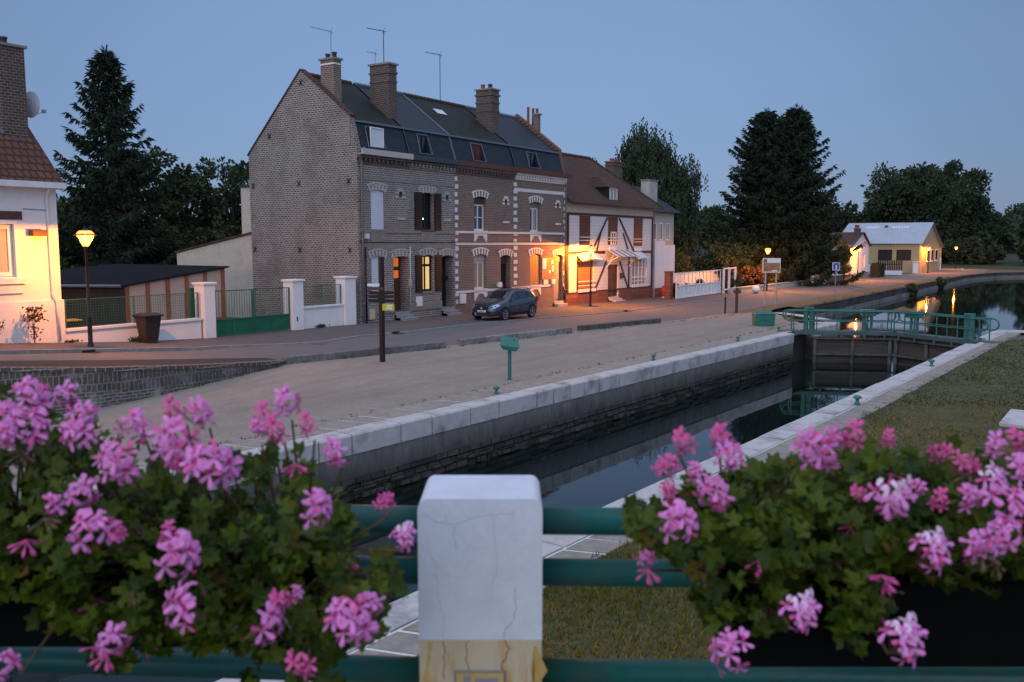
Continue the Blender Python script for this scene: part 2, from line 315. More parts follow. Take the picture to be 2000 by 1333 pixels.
def zg(s, t):
    if t < tl(15, s) or s > 54 and t < 18: return -.02 if s < 60 else zr(s)*.9
    e = lerp(EDGE, s)
    if t < e + .6 and s < 50: return zyard(s, t) - .3 - .5*(s < 24)
    return zr(s)
def frange(a, b, n): return [a + (b-a)*i/n for i in range(n+1)]
SS = sorted(set([round(x, 2) for x in frange(-5, 60, 65) + frange(60, 220, 64)] + [k for k, _ in KERB]))
def sheet(name, stations, lo, hi, nt, zf, off, mat):
    mb = MB(); vs = []; n = nt + 1
    for s in stations:
        a, b = lo(s), hi(s)
        for j in range(n):
            t = a + (b-a)*j/nt; vs.append((s, t, zf(s, t) + off))
    fs = [(i*n+j, (i+1)*n+j, (i+1)*n+j+1, i*n+j+1) for i in range(len(stations)-1) for j in range(nt)]
    mb.mesh(vs, fs); return struct(mb.build(name, mat, smooth=True))
def bank(name, pts, dirs, mat):
    mb = MB(); offs = [0, .6, 1.5, 3, 5, 8, 14, 25, 60, 200, 700, 2500]; n = len(offs); vs = []
    for (s, t), (ds, dt) in zip(pts, dirs):
        for o in offs: vs.append((s+ds*o, t+dt*o, zg(s+ds*min(o, 60), t+dt*min(o, 60)) - .07))
    fs = [(i*n+j, (i+1)*n+j, (i+1)*n+j+1, i*n+j+1) for i in range(len(pts)-1) for j in range(n-1)]
    mb.mesh(vs, fs); return struct(mb.build(name, mat))
lp = [L(a, 13.8) for a in frange(-40, 46, 60)] + [L(47.2, 14.2), L(48.6, 15.3), L(50, 17), L(51, 18.4), (53, 17.5)] + [(s, 17.5) for s in frange(56, 140, 30)] + [(150, 16.6), (158, 14.8)]
far = [(166, 9), (172, 0), (182, -25), (210, -90), (300, -250)]
ground = bank("ground", lp + far, [(0, 1)]*(len(lp)-2) + [(.1, 1), (.5, .86), (.8, .6), (.95, .3), (1, .05), (1, 0), (1, 0)], MT['earth'])
rp = [L(a, 6.85) for a in frange(-40, 46.2, 40)] + [L(46.9, 6.5), L(47.6, 2), L(48.5, -8), L(56, -14)] + [L(a, -15) for a in frange(62, 400, 10)]
rg = bank("lawn_ground", rp, [(0, -1)]*len(rp), MT['earth'])
road = sheet("road", SS, lambda s: lerp(EDGE, s), lambda s: lerp(KERB, s), 4, lambda s, t: zr(s), 0, MT['asphalt'])
pav = sheet("pavement", SS, lambda s: lerp(KERB, s) + .16, lambda s: 31.6 if s < 75 else lerp([(75, 31.6), (90, 29), (130, 29), (150, 32)], s), 4, zp, -.004, MT['pave'])
kb = MB()
for a, b in zip(SS, SS[1:]):
    if b <= a + .01: continue
    ta, tb = lerp(KERB, a), lerp(KERB, b); za, zb = zp(a, 0), zp(b, 0); g = .012
    kb.mesh([(a+g, ta, za-.2), (b, tb, zb-.2), (b, tb, zb), (a+g, ta, za), (a+g, ta+.16, za), (b, tb+.16, zb), (b, tb+.16, zb-.2), (a+g, ta+.16, za-.2)],
            [(0,1,2,3), (3,2,5,4), (4,5,6,7), (0,3,4,7), (1,6,5,2)])
struct(kb.build("kerb", MT['kerb']))
YS = frange(0, 53, 70)
yard = sheet("gravel_yard", YS, lambda s: tl(15.2, s) if s < 45.5 else lerp([(45.5, 12.9), (50, 15.3), (53, 17.3)], s),
             lambda s: lerp([(0, 24.6), (8, 24.1), (11, 23.55), (12.8, 22.85), (13.9, 22.35), (15.4, 22.2), (17, 22.1), (19, 22.25), (20.7, 22.95)] + [(p, q + .35) for p, q in BEAMLINE[1:-1]] + [(52, 19.7), (53, 19.7)], s), 14, zyard, .02, MT['gravel'])
vg = sheet("verge", frange(52, 160, 60), lambda s: 17.5 if s < 140 else lerp([(140, 17.5), (150, 16.6), (158, 14.8), (160, 14.5)], s), lambda s: lerp(EDGE, s) + .05, 4, lambda s, t: zr(s) - .02*(t < 18), .015, M("dry_verge", (.16, .13, .07), .95, .4, 3, .4, col2=(.1, .1, .045)))
lawn = sheet("lawn", frange(2, 46.4, 30), lambda s: -60, lambda s: tl(5.8, s) if s < 42 else lerp([(42, tl(5.8, 42)), (44.5, 2.6), (46.4, -2)], s), 30, lambda s, t: .012*sin(s*1.3)*cos(t*.9), 0, MT['lawn'])
# far meadow on the bend
fm = sheet("meadow", frange(176, 300, 10), lambda s: -60, lambda s: 60, 8, lambda s, t: zr(s) + .012*(s-176), .02, M("far_meadow", (.04, .052, .022), .95, .3, .3))
wm, wt, WN, WL, wb = _nodes("canal_water")
wb.inputs["Base Color"].default_value = (.006, .012, .011, 1); wb.inputs["Roughness"].default_value = .025; wb.inputs["IOR"].default_value = 1.33
wtc = WN("ShaderNodeTexCoord"); wmp = WN("ShaderNodeMapping"); wmp.inputs["Scale"].default_value = (1, 1.6, 1); WL(wtc.outputs["Object"], wmp.inputs[0])
wbp = WN("ShaderNodeBump"); wbp.inputs["Strength"].default_value = .025; wbp.inputs["Distance"].default_value = .05
WL(noisen(WN, WL, wmp.outputs[0], 1.6, 3), wbp.inputs["Height"]); WL(wbp.outputs[0], wb.inputs["Normal"])
wq = MB(); wq.face([(-45, -120, WZ), (320, -260, WZ), (320, 26, WZ), (-45, 26, WZ)]); struct(wq.build("canal_water", wm))
# grass on the lawn: one mass of short blades, straw and green
def grass():
    mb = MB(); rnd = random.Random(3)
    f, r = (cos(HEAD), sin(HEAD)), (sin(HEAD), -cos(HEAD))
    for lo, hi, n, h, wd in ((7.2, 13, 42000, .05, .009), (13, 22, 26000, .04, .014), (22, 46, 42000, .035, .026)):
        for _ in range(n):
            d = lo + (hi-lo)*rnd.random(); u = rnd.uniform(-.06, .62)*d if rnd.random() < .8 else rnd.uniform(.62, 1.1)*d
            s, t = f[0]*d + r[0]*u, f[1]*d + r[1]*u
            if t > tl(5.86 - .12*rnd.random(), s) or s > 45.5: continue
            if s > 42 and t > lerp([(42, tl(5.8, 42)), (44.5, 2.5), (46.4, -2)], s): continue
            a = rnd.random()*6.28; q = noise.noise((s*.5, t*.5, 0)); hh = h*(.5 + rnd.random())*(1.05 + .7*q)
            dx, dy = cos(a)*wd, sin(a)*wd; lx, ly = rnd.gauss(0, .03), rnd.gauss(0, .03)
            k = (0 if q + rnd.gauss(0, .22) > .06 else 1) if lo < 22 else 2
            mb.face([(s-dx, t-dy, -.005), (s+dx, t+dy, -.005), (s+lx, t+ly, hh)], k)
    o = mb.build("grass", [leafm("grass_green", (.1, .095, .008), (.16, .14, .015), .9, .1), leafm("grass_straw", (.22, .135, .03), (.34, .22, .06), .9, .1), leafm("grass_worn", (.06, .068, .02), (.1, .095, .032), .9, .1)])
    tag(o, "short grass going straw-brown, spreading beside the stone lock edge", "grass", None, "stuff")
grass()
def weeds():
    mb = MB(); rnd = random.Random(12)
    def tuft(s, t, z, h, n):
        for _ in range(n):
            a = rnd.random()*6.28; dx, dy = cos(a)*.008, sin(a)*.008; lx, ly = rnd.gauss(0, h*.5), rnd.gauss(0, h*.5); p, q = s + rnd.gauss(0, h*.4), t + rnd.gauss(0, h*.4)
            mb.face([(p-dx, q-dy, z), (p+dx, q+dy, z), (p+lx, q+ly, z + h*rnd.uniform(.5, 1.2))])
    for (s0, t0), (s1, t1) in zip(BEAMLINE[:-1], BEAMLINE[1:]):
        for _ in range(26): u = rnd.random(); s = s0+(s1-s0)*u; t = t0+(t1-t0)*u - .17; tuft(s, t, zyard(s, t)+.01, rnd.uniform(.05, .14), 9)
    for _ in range(150): a = rnd.uniform(8, 45); s, t = L(a, 15.18 + rnd.uniform(-.05, .5)**2); tuft(s, t, .015, rnd.uniform(.03, .08), 7)
    for _ in range(80): a = rnd.uniform(6, 44); s, t = L(a, 5.86 - rnd.random()*.1); tuft(s, t, .0, rnd.uniform(.05, .1), 12)
    for _ in range(60): s = rnd.uniform(54, 130); tuft(s, 17.6 + rnd.random()*.5, zr(s), rnd.uniform(.1, .3), 10)
    for (s0, t0), (s1, t1) in zip(((13, 22.7), (15, 22.15), (17, 22.0)), ((15, 22.15), (17, 22.0), (20, 22.3))):
        for _ in range(14): u = rnd.random(); s = s0+(s1-s0)*u; t = t0+(t1-t0)*u - .05; tuft(s, t, zyard(s, t), rnd.uniform(.06, .16), 10)
    tag(mb.build("weeds", leafm("weed_green", (.05, .06, .015), (.11, .1, .03), .9, .1)), "sparse weeds and tufts along the stone edges and timber baulks", "weeds", None, "stuff")
weeds()
# ------------------------------------------------------------------ the lock: walls, coping, gates, bollards
def Lbox(mb, a0, a1, b0, b1, z0, z1, m=None, skew=0.):
    P = [L(a0, b0), L(a1, b0), L(a1+skew, b1), L(a0+skew, b1)]
    mb.mesh([(x, y, z0) for x, y in P] + [(x, y, z1) for x, y in P], [(0,3,2,1),(4,5,6,7),(0,1,5,4),(1,2,6,5),(2,3,7,6),(3,0,4,7)] if b1 > b0 else
            [(0,1,2,3),(7,6,5,4),(4,5,1,0),(5,6,2,1),(6,7,3,2),(7,4,0,3)], m)
concrete = M("stained_lock_concrete", (.2, .19, .175), .9, .3, 3, .4, stain=(.05, .048, .044), stain_s=1.1, stain_a=.85, stretch=(1, 1, .4))
copemat = M("coping_stone", (.5, .48, .46), .8, .12, 5, .25, stain=(.14, .135, .125), stain_s=1.1, stain_a=.85)
def tidem():
    m, t, N, L, b = _nodes("tide_stained_masonry"); tc = N("ShaderNodeTexCoord"); v = tc.outputs["Object"]; gg = N("ShaderNodeNewGeometry"); sp = N("ShaderNodeSeparateXYZ"); L(gg.outputs["Position"], sp.inputs[0])
    mp = N("ShaderNodeMapping"); mp.inputs["Scale"].default_value = (1, 1, .35); L(v, mp.inputs[0]); n = noisen(N, L, mp.outputs[0], 2.6, 6, .7)
    ad = N("ShaderNodeMath"); ad.operation = 'MULTIPLY_ADD'; L(n, ad.inputs[0]); ad.inputs[1].default_value = -.9; L(sp.outputs[2], ad.inputs[2])
    c = mixc(N, L, ran(N, L, ad.outputs[0], -1.35, -.85), c4((.075, .07, .06)), c4((.2, .188, .172)))
    c = mixc(N, L, ran(N, L, noisen(N, L, mp.outputs[0], 9, 5, .7), .4, .75, 0, .6), c, c4((.06, .056, .05)))
    L(c, b.inputs["Base Color"]); b.inputs["Roughness"].default_value = .85; bp = N("ShaderNodeBump"); bp.inputs["Strength"].default_value = .5; bp.inputs["Distance"].default_value = .05; L(n, bp.inputs["Height"]); L(bp.outputs[0], b.inputs["Normal"]); return m
tide = tidem()
slabmat = M("edge_slab", (.3, .265, .22), .85, .2, 6, .3, stain=(.19, .17, .14), stain_s=2.5, stain_a=.6)
jointmat = M("white_joint", (.68, .66, .63), .85, .08, 9)
def lock_side(b, sg, name, label):
    t = thing(name, label, "lock wall", (*L(20, b + sg*.4), 0)); rnd = random.Random(int(b*10))
    # masonry face
    mb = MB(); a0 = -8
    rr_ = random.Random(4)
    for (z0, z1, m, o) in ((-.92, -.36, 0, .03), (-1.02, -.9, 1, -.02), (-2.6, -1.02, 1, .05)):
        Lbox(mb, a0, 39.5, b + sg*o, b + sg*.7, z0, z1, m)
    for i in range(150):                                                    # lost and jutting bricks along the tide line
        a = rr_.uniform(2, 39); z = rr_.choice([-1.38, -1.26, -1.14, -1.02]); Lbox(mb, a, a + rr_.uniform(.2, .7), b + sg*rr_.uniform(-.035, .01), b + sg*.2, z-.1, z, 1)
    Lbox(mb, 39.5, 42.0, b + sg*.32, b + sg*.9, -2.6, -.0, 2)               # gate recess
    Lbox(mb, 42.0, 46, b + sg*.02, b + sg*.7, -2.6, -.36, 0)
    mb.build("masonry", [tide, MT['brick_lock'], MT['rust']], t)
    cp = MB(); a = a0
    while a < 46:
        n = a + rnd.uniform(.75, 1.7)
        if a < 39.5 < n or 39.5 <= a < 41.9: n = 39.5 if a < 39.5 else 42.0
        n = min(n, 46.2)
        if not 39.4 < a < 41.9:
            z = rnd.uniform(-.006, .006); d = rnd.uniform(-.008, .012); g = rnd.uniform(.012, .03)
            e = b + sg*d; p = [L(a+g, e), L(n-g, e)]; q = [L(a+g, e+sg*.03), L(n-g, e+sg*.03)]; r2 = [L(a+g, b+sg*.56), L(n-g, b+sg*.56)]
            z1 = .03 + z; vs = [(*p[0], -.4), (*p[1], -.4), (*p[1], z1-.035), (*p[0], z1-.035), (*q[0], z1), (*q[1], z1), (*r2[0], z1), (*r2[1], z1), (*r2[0], -.3), (*r2[1], -.3)]
            fs = [(0,1,2,3), (3,2,5,4), (4,5,7,6), (0,3,4,6,8), (1,9,7,5,2)]
            cp.mesh(vs, fs if sg > 0 else [f[::-1] for f in fs])
        a = n
    Lbox(cp, 39.5, 42, b + sg*.4, b + sg*.56, -.3, .03)
    if sg > 0:                                                                # rounded upstream nose
        N0 = [(46.22, 13.8), (47.2, 14.25), (48.6, 15.35), (50, 17), (51, 18.4)]
        for (p, q) in zip(N0, N0[1:]):
            (ax, ay), (bx, by) = L(*p), L(*q); nx, ny = L(p[0]-.55, p[1]+.55); mx, my = L(q[0]-.55, q[1]+.55)
            cp.mesh([(ax, ay, -2.4), (bx, by, -2.4), (bx, by, .03), (ax, ay, .03), (nx, ny, .03), (mx, my, .03)], [(0,1,2,3), (3,2,5,4)])
    else:
        for p, q in zip([(46.22, 6.9), (46.9, 6.55), (47.6, 2), (48.5, -8)], [(46.9, 6.55), (47.6, 2), (48.5, -8), (56, -14)]):
            (ax, ay), (bx, by) = L(*p), L(*q); nx, ny = L(p[0]-1.3, p[1]-.3); mx, my = L(q[0]-1.3, q[1]-.3)
            cp.mesh([(ax, ay, -2.4), (bx, by, -2.4), (bx, by, .03), (ax, ay, .03), (nx, ny, .03), (mx, my, .03)], [(3,2,1,0), (4,5,2,3)])
    cp.build("coping", copemat, t)
    sb = MB(); w = .93 if sg > 0 else .58
    Lbox(sb, a0, 46, b + sg*.5, b + sg*(.575+w*.94), -.25, .014, 1)
    a = a0; sk = -.22 if sg > 0 else .18
    while a < 45.5:
        n = a + rnd.uniform(.42, .62); g = .034
        Lbox(sb, a+g, n-g, b + sg*.61, b + sg*(.575 + w*rnd.uniform(.95, 1.03)), -.1, .022 + rnd.uniform(0, .008), 0, sk)
        a = n
    sb.build("paving", [slabmat, jointmat], t)
    return t
lock_side(13.75, 1, "lock_wall", "long stained lock wall with pale coping stones along the gravel yard")
lock_side(6.9, -1, "lock_wall", "lock wall with pale coping and narrow paving slabs beside the lawn")
# canal bank wall upstream
cb = MB()
bp_ = [(52.6, 17.45), (53, 17.5)] + [(s, 17.5) for s in frange(56, 140, 24)] + [(150, 16.6), (158, 14.8), (166, 9), (172, 0)]
for (s0, t0), (s1, t1) in zip(bp_, bp_[1:]):
    for (z0, z1, o, m) in ((-2.2, -1.05, .0, 1), (-1.05, zr(s0)+.03, .12, 0)):
        cb.mesh([(s0, t0+o-.1, z0), (s1, t1+o-.1, z0), (s1, t1+o-.1, z1 if m else zr(s1)+.03), (s0, t0+o-.1, z1), (s0, t0+.5, z1), (s1, t1+.5, z1 if m else zr(s1)+.03)], [(0,1,2,3), (3,2,5,4)], m)
tag(cb.build("canal_bank_wall", [MT['brick_lock'], concrete]), "mossy stepped masonry wall holding the far road above the canal", "wall")
# brick retaining wall under the rising road
rw = thing("retaining_wall", "low old brick retaining wall tapering away below the road", "wall", (15, 24.5, 0))
mb = MB(); WP = [(-2, 24.6), (4, 24.3), (8, 24.0), (11, 23.45), (12.8, 22.75), (13.9, 22.28), (15.4, 22.12), (17, 22.03), (19, 22.18), (20.2, 22.38), (20.7, 22.65)]
for (s0, t0), (s1, t1) in zip(WP, WP[1:]):
    za, zb_ = zr(s0)+.015, zr(s1)+.015; ya, yb = zyard(s0, t0-.2)-.1, zyard(s1, t1-.2)-.1
    ca, cb2 = za-.1, zb_-.1; da, db = max(ya, za-.62), max(yb, zb_-.62)
    mb.mesh([(s0, t0, da), (s1, t1, db), (s1, t1, cb2), (s0, t0, ca)], [(0,1,2,3)], 1)
    mb.mesh([(s0, t0, ya), (s1, t1, yb), (s1, t1, db), (s0, t0, da)], [(0,1,2,3)], 0)
    mb.mesh([(s0, t0-.03, ca), (s1, t1-.03, cb2), (s1, t1-.03, zb_), (s0, t0-.03, za), (s0, t0+.34, za), (s1, t1+.34, zb_), (s0, t0, ca), (s1, t1, cb2)], [(0,1,2,3), (3,2,5,4), (6,7,1,0)], 2)
mb.build("brickwork", [MT['brick_ret'], MT['brick_stand'], brick("coping_brick", (.1, .07, .06), (.14, .1, .085), (.36, .33, .3), .24, .2, .016, .85, (.07, .06, .055), .5)], rw)
# dark tarred strip between the wall and the road
dk = MB()
for (s0, t0), (s1, t1) in zip(WP, WP[1:]):
    dk.face([(s0, t0+.34, zr(s0)+.01), (s1, t1+.34, zr(s1)+.01), (s1, lerp(EDGE, s1)+.55, zr(s1)+.012), (s0, lerp(EDGE, s0)+.55, zr(s0)+.012)])
struct(dk.build("road_margin", M("tar_margin", (.04, .038, .035), .95, .3, 30, .4)))
# timber baulks lying along the road
for k, ((s0, t0), (s1, t1), lb) in enumerate([((20.7, 22.7), (27.3, 21.2), "dark weathered timber baulk on the gravel behind the wooden signpost"), ((28.35, 21.2), (35.0, 20.1), "pale weathered timber baulk between two darker ones beside the road"), ((36.1, 20.2), (42.5, 19.2), "dark tarred timber baulk lying nearest the canal bank")]):
    mb = MB(); za_, zb_ = zyard(s0, t0)+.11, zyard(s1, t1)+.11; mb.beam((s0, t0, za_), (s1, t1, zb_), .3, .28)
    for q in (.06, .5, .93):
        c = Vector((s0+(s1-s0)*q, t0+(t1-t0)*q, .255)); zq = za_+(zb_-za_)*q+.13; mb.lathe([(.02, zq), (.02, zq+.02)], c.x, c.y, 8)
    o = mb.build("timber_baulk", M("baulk_%d" % k, [(.17, .165, .155), (.26, .245, .22), (.11, .1, .09)][k], .9, .4, 5, .6, stain=(.035, .032, .03), stain_s=1.4, stain_a=.9), bevel=.02)
    tag(o, lb, "timber beam", "timber baulks edging the yard")
# mitre gates
def gate(sg, label):
    hb = 13.4 if sg > 0 else 7.25; h = Vector((*L(41.0, hb), 0)); m = Vector((*L(42.6, 10.33 + sg*.03), 0)); d = (m-h).normalized(); Ln = (m-h).length
    n = Vector((-d.y, d.x, 0));  n = -n if n.x > 0 else n                  # n faces downstream (towards the chamber)
    t = thing("lock_gate", label, "lock gate", (h.x, h.y, -1.4), "mitre gates of the lock")
    P = lambda u, o, z: h + d*u + n*o + Vector((0, 0, z))
    f = MB()
    for z in (-.28, -1.0, -1.75): f.beam(P(0, 0, z), P(Ln, 0, z), .26, .07)
    for u in (.1, Ln*.5, Ln-.12): f.beam(P(u, .02, -2.4), P(u, .02, -.22), .13, .13)
    f.build("gate_frame", M("gate_frame_steel", (.12, .12, .115), .8, .3, 4, .3, stain=(.03, .026, .022), stain_s=1.6, stain_a=.9), t)
    p = MB(); p.beam(P(0, -.1, -1.35), P(Ln, -.1, -1.35), .08, 2.1); p.build("planking", MT['gatewood'], t)
    w = MB(); w.beam(P(-1.5, -.1, .02), P(Ln+.1, -.1, .02), .62, .06); w.beam(P(-1.5, .2, -.03), P(Ln+.1, .2, -.03), .05, .16); w.beam(P(-1.5, -.4, -.03), P(Ln+.1, -.4, -.03), .05, .16)
    for u in (.35, 1.2, 2.2, Ln-.4): w.beam(P(u, .2, -.3), P(u, .2, 0), .12, .06)
    w.build("walkway", M("walkway_steel", (.07, .12, .11), .6, .25, 6, .2), t)
    r = MB()
    for o in (.22, -.42):
        for u in (-.9, .1, 1.1, 2.2, Ln-.15): r.tube([P(u, o, .03), P(u, o, .95)], .026, 6)
        lo = [P(u, o, .5) for u in (-1.0, Ln-.05)]; r.tube(lo, .026, 6)
        e0 = [P(-1.05 - .24*sin(pi*k/8), o, .725 - .225*cos(pi*k/8)) for k in range(9)]; e1 = [P(Ln-.05 + .24*sin(pi*k/8), o, .725 + .225*cos(pi*k/8)) for k in range(9)]
        r.tube(lo[:1] + e0 + e1 + lo[1:], .033, 8)
    r.build("handrail", MT['green'], t)
    q = MB()                                                                # sluice gear: two columns with gearbox, and a gate post
    for u in (-.32, -.08): q.beam(P(u, -.1, 0), P(u, -.1, 1.08), .14, .18)
    q.beam(P(-.2, -.1, 1.02), P(-.2, -.1, 1.12), .16, .42)
    q.build("gate_post", MT['green'], t)
    g = MB(); uc = 2.35 if sg > 0 else 2.5
    g.beam(P(uc-.16, -.1, 0), P(uc-.16, -.1, .8), .12, .1); g.beam(P(uc+.16, -.1, 0), P(uc+.16, -.1, .8), .12, .1)
    g.mesh([P(uc-.3, -.28, .74), P(uc+.3, -.28, .74), P(uc+.3, .12, .74), P(uc-.3, .12, .74), P(uc-.3, -.28, 1.02), P(uc+.3, -.28, 1.02), P(uc+.3, .12, 1.02), P(uc-.3, .12, 1.02)], [(0,3,2,1),(4,5,6,7),(0,1,5,4),(1,2,6,5),(2,3,7,6),(3,0,4,7)])
    g.tube([P(uc, -.1, -1.0), P(uc, -.1, .9)], .03, 8)
    g.build("sluice_winch", MT['green'], t)
gate(1, "green railed mitre gate leaf beside the gravel yard")
gate(-1, "green railed mitre gate leaf beside the lawn")
# mooring bollards
def bollard(a, b, sc_, label):
    x, y = L(a, b); t = thing("mooring_bollard", label, "bollard", (x, y, .03), "green mooring bollards on the coping")
    k = sc_*.62; mb = MB(); mb.lathe([(.1*k, .03), (.09*k, .06), (.055*k, .1), (.055*k, .2*k), (.07*k, .22*k)], x, y, 14); mb.build("stem", MT['green'], t, True)
    mb = MB(); mb.lathe([(.07*k, .22*k), (.125*k, .24*k), (.135*k, .27*k), (.11*k, .31*k), (.05*k, .335*k), (.015*k, .34*k)], x, y, 14); mb.build("cap", MT['green'], t, True)
for a, b, k, lb in ((18.87, 14.48, 1.1, "bollard on the yard coping, nearest the green control stand"), (27.53, 14.39, 1.1, "bollard midway along the yard-side coping"), (34.89, 14.44, 1.1, "bollard on the yard coping two steps before the gate"), (39.95, 14.62, 1.15, "bollard on the yard coping right at the gate's end"),
                    (22.87, 6.33, 1.25, "bollard on the lawn-side coping, closest above the flowers"), (31.44, 6.43, 1.25, "bollard midway along the lawn-side coping"), (40.42, 6.5, 1.0, "bollard on the lawn-side coping at the gate's end")):
    bollard(a, b, k, lb)
# ------------------------------------------------------------------ houses
F = 31.0
def wall_open(mb, s0, s1, z0, z1, y, ops, m=0, th=.3):
    """street wall in the plane y with rectangular openings (a,b,lo,hi,depth) and their reveals"""
    xs = sorted({s0, s1, *[o[0] for o in ops], *[o[1] for o in ops]}); zs = sorted({z0, z1, *[o[2] for o in ops], *[o[3] for o in ops]})
    for a, b in zip(xs, xs[1:]):
        for c, d in zip(zs, zs[1:]):
            if any(o[0] <= a and b <= o[1] and o[2] <= c and d <= o[3] for o in ops): continue
            mb.face([(a, y, c), (b, y, c), (b, y, d), (a, y, d)], m)
    for a, b, c, d, dp in ops:
        e = y + dp
        mb.face([(a, y, c), (a, e, c), (a, e, d), (a, y, d)][::-1], m); mb.face([(b, y, c), (b, e, c), (b, e, d), (b, y, d)], m)
        mb.face([(a, y, d), (b, y, d), (b, e, d), (a, e, d)][::-1], m); mb.face([(a, y, c), (b, y, c), (b, e, c), (a, e, c)], m)
def window(par, s0, s1, z0, z1, y, frame, pane, bars=(1, 1), w=.07, label=None, sill=None, sillmat=None, name="window"):
    """frame with nx x nz lights set in the plane y, dark or lit pane behind"""
    mb = MB(); d = .06
    mb.box(s0, s0+w, y-d, y, z0, z1); mb.box(s1-w, s1, y-d, y, z0, z1); mb.box(s0+w, s1-w, y-d, y, z0, z0+w); mb.box(s0+w, s1-w, y-d, y, z1-w, z1)
    for i in range(1, bars[0]):
        x = s0 + (s1-s0)*i/bars[0]; mb.box(x-w*.45, x+w*.45, y-d+.005, y, z0+w, z1-w)
    for i in range(1, bars[1]):
        z = z0 + (z1-z0)*i/bars[1]; mb.box(s0+w, s1-w, y-d+.012, y, z-w*.25, z+w*.25)
    o = mb.build(name, frame, par)
    if label: o["label"] = label
    p = MB(); p.face([(s0, y-.012, z0), (s1, y-.012, z0), (s1, y-.012, z1), (s0, y-.012, z1)]); p.build("pane", pane, o)
    if sill:
        q = MB(); q.box(s0-.08, s1+.08, sill, y-.01, z0-.09, z0-.002); q.build("sill", sillmat or MT['stone'], o)
    return o
def voussoir(par, s0, s1, z, mats, n=11, h=.3, rise=.13, proud=.03, hood=True):
    """segmental lintel of alternating pale and dark blocks under a thin pale hood; z = crown of the opening"""
    mb = MB(); c = (s0+s1)/2; hw = (s1-s0)/2 + .1; r = (hw*hw + rise*rise)/(2*rise); zc = z - r + .02; A = math.asin(hw/r)
    def P(a, q): return (c + q*sin(a), zc + q*cos(a))
    for i in range(n):
        a0, a1 = -A + 2*A*i/n, -A + 2*A*(i+1)/n; q0, q1 = r - .02, r + h
        mb.prism([P(a0, q0), P(a1, q0), P(a1, q1), P(a0, q1)], 'y', F-proud - (.004 if i % 2 == 0 else 0), F+.05, i % 2)
    if hood:
        for i in range(8):
            a0, a1 = -A*1.06 + 2.12*A*i/8, -A*1.06 + 2.12*A*(i+1)/8
            mb.prism([P(a0, r+h), P(a1, r+h), P(a1, r+h+.07), P(a0, r+h+.07)], 'y', F-proud-.02, F+.05, 0)
    mb.build("lintel", mats, par)
def niche(par, s, mats):
    mb = MB(); mb.box(s-.11, s+.11, F-.012, F+.02, 5.32, 6.5, 1)
    mb.box(s-.1, s+.1, F-.016, F+.02, 6.36, 6.62, 2)
    for i in range(5):
        a = pi*(i+.5)/5; x, z = s - .25*cos(a), 6.46 + .25*sin(a); d = Vector((-cos(a), 0, sin(a)))*.09; e = Vector((d.z, 0, -d.x))*.62
        c = Vector((x, 0, z)); q = [c-d-e*.6, c-d+e*.6, c+d+e*1.1, c+d-e*1.1]; mb.prism([(v.x, v.z) for v in q], 'y', F-.04, F+.02, 0)
    for x in (-.27, .27): mb.box(s+x-.1, s+x+.1, F-.045, F+.02, 6.28, 6.4, 0)
    mb.box(s-.3, s+.3, F-.07, F+.02, 5.17, 5.28, 0)
    mb.build("blind_niche", mats, par)
def door(par, s0, s1, z0, z1, y, mat, light=None, lightmat=None, label=None):
    mb = MB(); mb.box(s0, s1, y-.05, y, z0, z1)
    for k in (0, 1):
        zz = z0 + .15 + k*(z1-z0)*.45; mb.box(s0+.14, s1-.14, y-.065, y-.05, zz, zz + (z1-z0)*.3)
    o = mb.build("door", mat, par)
    if label: o["label"] = label
    h = MB(); h.ball((s0+.1, y-.09, z0+1.0), .035, 8); h.build("handle", MT['steelgrey'], o)
    if light:
        for a, b, c, d in light:
            p = MB(); p.box(a, b, y-.075, y-.066, c, d); p.build("door_light", lightmat, o)
    return o
def stepsb(par, s0, s1, n, zt, zb, mat, run=.28):
    mb = MB(); h = (zt-zb)/n
    for i in range(n): mb.box(s0, s1, F - run*(n-i-.6), F + .05, zb-.1, zb + h*(i+1) - i*.0)
    mb.build("doorstep", mat, par, bevel=.012)
def shutter(par, s0, s1, z0, z1, mat):
    mb = MB(); mb.box(s0, s1, F-.075, F-.03, z0, z1)
    n = int((z1-z0)/.12)
    for i in range(n): mb.box(s0+.05, s1-.05, F-.09, F-.075, z0 + (z1-z0)*(i+.15)/n, z0 + (z1-z0)*(i+.7)/n)
    mb.build("shutter", mat, par)
def chimney(par, s0, s1, t0, t1, z0, z1, mat, pots=(), band=None, ribs=(), capm=None):
    mb = MB(); mb.box(s0, s1, t0, t1, z0, z1)
    for z, p in ribs: mb.box(s0-p, s1+p, t0-p, t1+p, z, z+.1)
    if band: mb.box(s0-.02, s1+.02, t0-.02, t1+.02, band, band+.07, 1)
    mb.box(s0-.08, s1+.08, t0-.08, t1+.08, z1, z1+.09, 2)
    o = mb.build("chimney", [mat, MT['white'], capm or MT['greystone']], par)
    for x, y, r, h, pm in pots:
        q = MB(); q.lathe([(r*1.1, z1+.09), (r, z1+.14), (r*.92, z1+h), (r*1.12, z1+h+.02), (r*1.12, z1+h+.08), (r*.8, z1+h+.08)], x, y, 12); q.build("chimney_pot", pm, o, True)
    return o
roller = M("white_roller_shutter", (.62, .64, .68), .55, .04, 3)
litwarm = emis("lit_curtain", (1, .62, .2), .75, (.5, .4, .25)); litorange = emis("lit_door_light", (1, .2, .02), .55, (.4, .1, .03)); litdim = emis("dim_lit_pane", (1, .55, .2), .10, (.12, .1, .08))
spark = emis("ceiling_bulbs", (1, .7, .35), 9)
RID = (34.74, 12.46)
def terrace(k, s0, s1, label, brk, trim, roofm, gut, ridge=None):
    t = thing("terraced_house", label, "house", (s0, F, 0), "brick terraced houses in one row")
    return t
HS = [(33.25, 37.1), (37.1, 41.05), (41.05, 47.1), (47.1, 53.3)]
